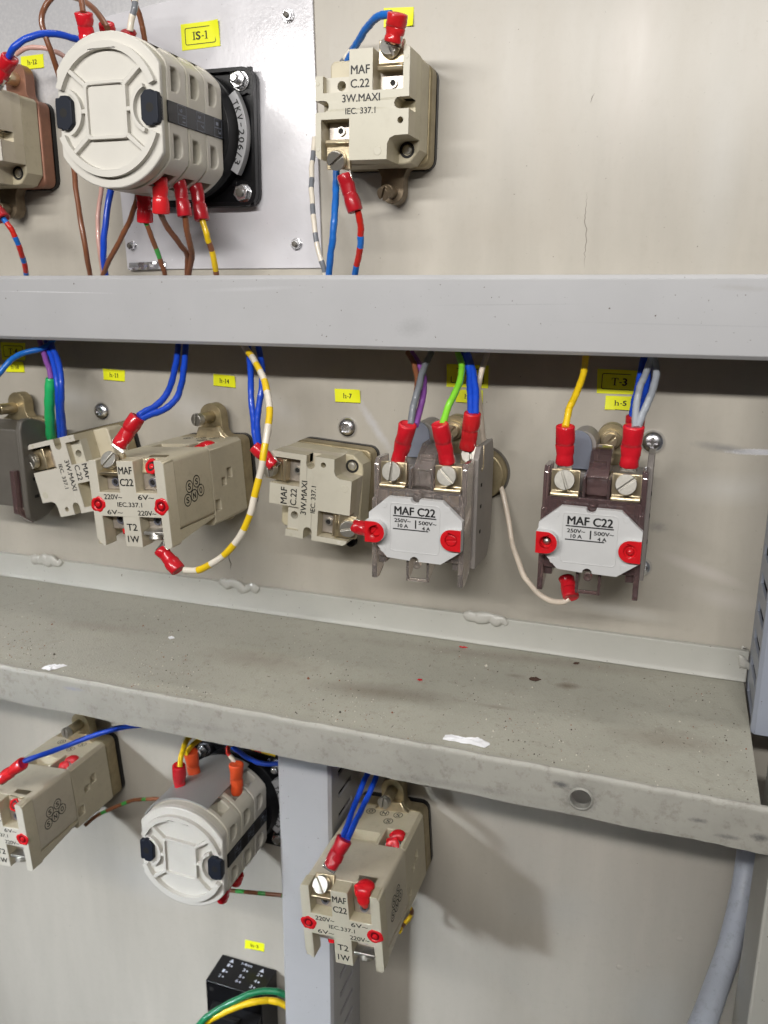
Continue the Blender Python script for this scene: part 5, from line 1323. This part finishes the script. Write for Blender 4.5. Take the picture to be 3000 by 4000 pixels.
'C_bot3': [(-223.0,-46.0,34.1),(-225.1,-46.0,50.1)],
'C_bot4': [(-221.3,-34.0,33.4),(-224.6,-33.0,50.1)],
'C_l12': [(-332.4,-42.0,35.7),(-338.9,-42.0,43.3)],
'C_maf1': [(-119.5,-46.0,108.8),(-122.4,-43.0,99.5)],
'C_maf2': [(-140.5,-40.0,34.8),(-145.4,-41.0,50.0)],
'C_mid1': [(-234.9,-76.0,-55.8),(-242.8,-81.0,-69.1)],
'C_mid2': [(-214.0,-82.0,-126.5),(-224.2,-80.0,-117.7)],
'C_h7a': [(-193.0,-42.0,-72.4),(-183.7,-40.0,-81.8)],
'C_h7b': [(-131.3,-38.0,-111.1),(-142.9,-36.0,-109.7)],
'C_l1': [(-108.0,-62.0,-54.3),(-114.0,-56.0,-71.7)],
'C_l2': [(-93.9,-62.0,-53.2),(-91.7,-56.0,-70.8)],
'C_l3': [(-84.2,-43.0,-50.6),(-87.3,-38.0,-67.5)],
'C_r1': [(-42.4,-54.0,-52.4),(-42.3,-50.0,-68.9)],
'C_r2': [(-15.3,-54.0,-50.9),(-16.2,-50.0,-68.0)],
'C_r3': [(-15.5,-42.0,-48.4),(-16.2,-38.0,-68.5)],
'C_r4': [(-36.5,-44.0,-130.3),(-40.1,-36.0,-123.8)],
'C_ll': [(-325.1,-78.0,-253.9),(-339.9,-81.0,-265.5)],
'C_t2': [(-133.4,-75.0,-256.8),(-138.6,-81.0,-269.5)],
'C_k1': [(-238.6,-56.0,-249.9),(-243.2,-50.0,-273.1)],
'C_k2': [(-240.0,-42.0,-249.2),(-240.7,-38.0,-270.6)],
'C_k3': [(-212.3,-40.0,-252.7),(-213.8,-38.0,-272.4)],
'C_k4': [(-219.4,-50.0,-335.6),(-215.5,-50.0,-323.2)],
'C_k5': [(-218.4,-36.0,-334.6),(-215.9,-36.0,-328.1)],
}

def stripes(p, q, l1, l2):
    return lambda s, L: (0 if (s + p) % (l1 + l2) < l1 else 1)
def crimp(parent, base, tip, r=3.5, m='red', lug=6.0, strands=True, small=False):
    b, t_ = Vector(base), Vector(tip)
    d = (t_-b).normalized(); L = (t_-b).length
    n = 22; r = r*1.1
    prof = [(-.2, r*.80), (0, r*.98), (.4, r*1.03), (L*.28, r*1.0), (L*.38, r*.97), (L*.44, r*.94), (L*.47, r*.86), (L*.50, r*.92), (L*.70, r*.90), (L*.76, r*.86), (L*.82, r*.92), (L-.5, r*.94), (L, r*.88), (L, r*.55), (L-2, r*.5)]
    mb = MB().lathe(b, d, prof, n, squash=.86)
    rnd = random.Random(int(b.x*7+b.z*13)); rr_ = rnd.random()
    if m == 'red': m = rnd.choice(('red', 'red', 'red2', 'red3'))
    L = L*rnd.uniform(.85, .90); t_ = b + d*L
    for i, v in enumerate(mb.v):
        ax = b + d*((v-b).dot(d)); rad = v-ax
        tt = (v-b).dot(d)/L
        an = math.atan2(rad.z, rad.x)
        k = 1 + .045*math.sin(an*2 + tt*9 + b.x) + .03*math.sin(an*3 - tt*14)
        v2 = ax + rad*k
        if .50 < tt < .93:     # the crimped half is squeezed flat towards the panel
            w_ = math.sin((tt-.50)/.43*math.pi)**.6
            s1 = d.cross(Vector((0, 1, 0))).normalized(); n1 = s1.cross(d).normalized()
            rd = v2-ax; v2 = ax + s1*rd.dot(s1)*(1+.10*w_) + n1*rd.dot(n1)*(1-(.20+.08*rr_)*w_)
        mb.v[i] = v2
    mb.lathe(b, d, [(-.18, r*.8), (.25, r*.5), (.3, 0)], n, squash=.86)
    sl = make('crimp_sleeve', mb, M[m], parent, sharp=70)
    if lug:
        make('strands', MB().lathe(t_ - d*1.5, d, [(0, r*.5), (3.0, r*.48), (3.6, r*.25), (3.7, 0)], 9), M['copper'], sl, sharp=10)
        # open barrel and flat tongue of the lug, flattened towards the panel side
        side = d.cross(Vector((0, 1, 0))).normalized(); nv = side.cross(d).normalized()
        mb = MB()
        Mx = Matrix(((side.x, d.x, nv.x, t_.x), (side.y, d.y, nv.y, t_.y), (side.z, d.z, nv.z, t_.z), (0, 0, 0, 1)))
        sgn = 1 if nv.y > 0 else -1
        w = r*.86
        vs = []
        prof2 = [(-w, -1.0), (-w, .6), (-w*.6, 1.2), (w*.6, 1.2), (w, .6), (w, -1.0), (w*.8, -1.0), (w*.75, .3), (w*.5, .7), (-w*.5, .7), (-w*.75, .3), (-w*.8, -1.0)]
        k = len(prof2)
        for (yy_, q) in ((-1.5, 1), (2.2, 1)):
            for (a, c) in prof2: vs.append((a, yy_, sgn*c*.9))
        mb.add(vs, [(i, (i+1) % k, k+(i+1) % k, k+i) for i in range(k)] + [tuple(range(k)), tuple(range(2*k-1, k-1, -1))])
        mb.box(-w*.95, w*.95, 2.2, lug, sgn*.35 if sgn > 0 else -1.05, 1.05 if sgn > 0 else -.35)
        mb.xf(Mx)
        make('lug', mb, M['tin'], sl, bevel=.2)
    return sl
def wire(key, mats, r, label, name='wire', st=None, crimps=(), group=None, extra=None, cat='wire', rfn=None):
    pts = [Vector(p) for p in (W[key] if isinstance(key, str) else key)]
    o0 = pts[0]
    t = thing(name, label, cat, o0, 0, group)
    if isinstance(mats, str): mats = [mats]
    rnd = random.Random(len(label)*31 + int(abs(o0.x)*10))
    q = []
    for i, p in enumerate(pts):
        q.append(p-o0)
        if i < len(pts)-1 and key not in ('conduit', 'green_sleeve') and (pts[i+1]-p).length > 6:
            mid = (catmull([pts[max(i-1, 0)], p, pts[i+1], pts[min(i+2, len(pts)-1)]], 2)[3 if 0 < i < len(pts)-2 else (1 if i == 0 else 5)] if 0 < i < len(pts)-2 else (p+pts[i+1])/2)
            if 0 < i < len(pts)-2: q.append(mid - o0 + Vector((rnd.uniform(-.28, .28), rnd.uniform(-.28, .28), rnd.uniform(-.2, .2))))
    p1, p2 = rnd.random()*6, rnd.random()*6
    mb = MB().tube(q, rfn or (lambda tt: r*(1 + .03*math.sin(tt*37+p1) + .025*math.sin(tt*83+p2))), 12, st, 8)
    make('insulation', mb, [M[m] for m in mats], t, sharp=60)
    for c in crimps:
        a, b = W[c[0]]
        crimp(t, Vector(a)-o0, Vector(b)-o0, **(c[1] if len(c) > 1 else {}))
    if extra: extra(t, o0)
    return t
wire('brown_loop', 'wire_brown', 1.35, 'brown wire looping over the upper rotary switch and down past its left side', crimps=[('C_top2', dict(r=3.2, lug=0))])
wire('brown_up', 'wire_brown', 1.25, 'brown wire leaving the top of the picture from the foremost upper red sleeve', crimps=[('C_top1', dict(r=3.4, lug=0))])
wire('brown_back', 'wire_brown', 1.3, 'brown wire coming down behind the top right of the upper rotary switch')
wire('stripe_up', ['wire_white', 'wire_grey'], 1.45, 'white and grey banded wire entering the top of the upper rotary switch', st=stripes(0, 0, 6.2, 5.5), crimps=[('C_top3', dict(r=3.2, lug=0))])
wire('blue_left', 'wire_blue', 1.6, 'blue wire arching from the upper left red sleeve behind the rotary switch', crimps=[('C_left', dict(r=3.6))])
wire('pink_left', 'wire_pink', 1.15, 'pinkish brown wire running beside the blue one behind the upper rotary switch')
wire('brown_low', 'wire_brown', 1.3, 'brown wire curving down left under the upper rotary switch, rearmost of the brown ones')
wire('green_brown', ['wire_stripegreen', 'wire_brown'], 1.25, 'green and brown banded wire under the upper rotary switch', st=stripes(4, 0, 5.5, 12), crimps=[('C_bot1', dict(r=3.4, lug=0))])
wire('brown_b', 'wire_brown', 1.35, 'brown wire bending right from the second red sleeve under the upper rotary switch', crimps=[('C_bot2', dict(r=3.5, lug=0))])
wire('brown_c', 'wire_brown', 1.45, 'brown wire from the third red sleeve under the upper rotary switch, nearly straight', crimps=[('C_bot3', dict(r=3.4, lug=0))])
wire('yellow_brown', ['wire_yellow', 'wire_brown'], 1.45, 'yellow wire with brown bands from the rightmost red sleeve under the upper rotary switch', st=stripes(0, 0, 11, 4.5), crimps=[('C_bot4', dict(r=3.4, lug=0))])
wire('red_blue_left', ['wire_brightblue', 'wire_red'], 1.4, 'red and blue banded wire at the upper left edge', st=stripes(0, 0, 4.5, 7.5), crimps=[('C_l12', dict(r=3.6))])
wire('maf_blue', 'wire_brightblue', 1.6, 'blue wire arching over the upright lamp holder block from its top sleeve', crimps=[('C_maf1', dict(r=3.9, lug=3))])
wire('maf_blue_lo', 'wire_brightblue', 1.6, 'blue wire hanging straight down under the upright lamp holder block')
wire('maf_grey', ['wire_white', 'wire_grey'], 1.25, 'short white and grey banded wire passing behind the upper left of the upright lamp holder', st=stripes(2, 0, 5, 5))
wire('maf_grey_lo', ['wire_white', 'wire_grey'], 1.25, 'cream and grey banded wire running down the edge of the white sheet', st=stripes(2, 0, 8.5, 5))
wire('maf_red', ['wire_red', 'wire_brightblue'], 1.5, 'red and blue banded wire below the upright lamp holder block', st=stripes(0, 0, 11, 5.5), crimps=[('C_maf2', dict(r=3.6, lug=3))])
wire('t4_blue', 'wire_brightblue', 1.5, 'single blue wire crossing the T-4 sticker towards the left edge')
wire('purple', 'wire_purple', 1.5, 'purple wire emerging from the duct at the far left, above the green sleeve')
wire('green_sleeve', 'sleeve_green', 2.6, 'green shrink sleeve hanging at the left behind the sideways lamp holder', 'cable_sleeve', cat='sleeve', rfn=lambda t: 2.3+.5*math.sin(min(1, t*5)*1.57)+.12*math.sin(t*30))
wire('blue_p1', 'wire_blue', 1.6, 'left one of two blue wires beside the green sleeve')
wire('blue_p2', 'wire_blue', 1.6, 'right one of two blue wires beside the green sleeve')
wire('mid_b1', 'wire_blue', 1.6, 'left one of two blue wires curving into the sleeve of the middle transformer block', crimps=[('C_mid1', dict(r=4.0, lug=4))])
wire('mid_b2', 'wire_blue', 1.6, 'right one of two blue wires curving into the sleeve of the middle transformer block')
wire('h7_b1', 'wire_blue', 1.55, 'left one of two blue wires dropping towards the h-7 lamp holder', crimps=[('C_h7a', dict(r=3.7, lug=3))])
wire('h7_b2', 'wire_blue', 1.55, 'right one of two blue wires dropping behind the striped wire')
wire('yellow_white', ['wire_yellow', 'wire_white'], 1.6, 'long white wire with yellow bands looping in front of the middle row', st=stripes(0, 0, 8, 8.5), crimps=[('C_mid2', dict(r=3.6, lug=4))])
wire([(-122, -36, -106), (-127, -37, -107), (-133, -38, -108)], 'wire_blue', 1.4, 'red sleeved wire end between the h-7 lamp holder and light contact block', crimps=[('C_h7b', dict(r=4.0, lug=3))])
wire('l_grey', 'wire_grey', 1.55, 'grey wire crossing in front of the purple one above the left contact block', crimps=[('C_l1', dict(r=3.6, lug=5))])
wire('l_brown', 'wire_brown', 1.3, 'brown wire behind the grey one above the left contact block')
wire('l_purple', 'wire_purple', 1.5, 'purple wire curving beside the grey one above the left contact block')
wire('l_green', 'wire_green', 1.55, 'bright green wire above the left contact block', crimps=[('C_l2', dict(r=3.6, lug=5))])
wire('l_blue1', 'wire_blue', 1.55, 'left one of two blue wires above the third sleeve of the left contact block', crimps=[('C_l3', dict(r=3.6, lug=4))])
wire('l_blue2', 'wire_blue', 1.55, 'right one of two blue wires above the third sleeve of the left contact block')
wire('l_pink', 'wire_cream', 1.3, 'pale pink wire passing behind the left contact block and looping to the right one', crimps=[('C_r4', dict(r=3.4, lug=0))])
wire('r_yellow', 'wire_yellow', 1.5, 'plain yellow wire to the left sleeve of the right contact block', crimps=[('C_r1', dict(r=3.6, lug=5))])
wire('r_blue1', 'wire_blue', 1.5, 'left one of two blue wires beside the T-3 sticker', crimps=[('C_r3', dict(r=3.5, lug=3))])
wire('r_blue2', 'wire_blue', 1.5, 'right one of two blue wires beside the T-3 sticker, behind the grey pair')
wire('r_grey1', 'wire_lightgrey', 1.45, 'left one of the two light grey wires into the right contact block', crimps=[('C_r2', dict(r=3.8, lug=5))])
wire('r_grey2', 'wire_lightgrey', 1.55, 'right one of the two light grey wires into the right contact block')
wire('ll_blue', 'wire_blue', 1.5, 'blue wire running up right from the lower left transformer block under the shelf', crimps=[('C_ll', dict(r=3.6, lug=4))])
wire('ll_brown', ['wire_brown', 'wire_stripegreen'], 1.2, 'brown wire with green bands between the lower left transformer block and the lower rotary switch', st=stripes(0, 0, 13, 4))
wire('lr_brown', ['wire_brown', 'wire_stripegreen'], 1.2, 'brown wire with green bands running right from the lower rotary switch to the vertical duct', st=stripes(3, 0, 9, 4.5), crimps=[('C_k4', dict(r=3.2, lug=0)), ('C_k5', dict(r=3.2, lug=0))])
wire('t2_blue1', 'wire_blue', 1.5, 'left one of two blue wires running down beside the vertical duct', crimps=[('C_t2', dict(r=3.8, lug=4))])
wire('t2_blue2', 'wire_blue', 1.5, 'right one of two blue wires running down beside the vertical duct')
wire('t2_yel', ['wire_yellow', 'wire_brown'], 1.3, 'short yellow and brown wire loop showing behind the lower right transformer block', st=stripes(0, 0, 8, 4))
wire('k_yel1', 'wire_yellow', 1.4, 'left yellow wire into the red sleeve on the lower rotary switch', crimps=[('C_k1', dict(r=3.3, lug=0))])
wire('k_yel2', 'wire_yellow', 1.4, 'right yellow wire into the rear orange sleeve on the lower rotary switch', crimps=[('C_k2', dict(r=3.6, lug=0, m='orange'))])
wire('k_blue', 'wire_blue', 1.4, 'blue wire lying over the black plate of the lower rotary switch')
wire('k_white', ['wire_white', 'wire_red'], 1.3, 'white and red wire bending into the front orange sleeve on the lower rotary switch', st=lambda s, L: 1 if 7 < s < 12 else 0, crimps=[('C_k3', dict(r=3.5, lug=0, m='orange'))])
wire('k_yr', ['wire_yellow', 'wire_red'], 1.3, 'yellow wire with red bands just under the shelf behind the lower rotary switch', st=stripes(0, 0, 8, 4))
wire('g_green', 'wire_darkgreen', 2.0, 'thick dark green wire arching over the black relay socket')
wire('g_yel', 'wire_yellow', 2.0, 'thick yellow wire arching under the green one over the relay socket')
wire('conduit', 'hose', 4.2, 'grey plastic conduit bending down along the right edge below the shelf', 'conduit', cat='conduit', rfn=lambda t: 5.4)
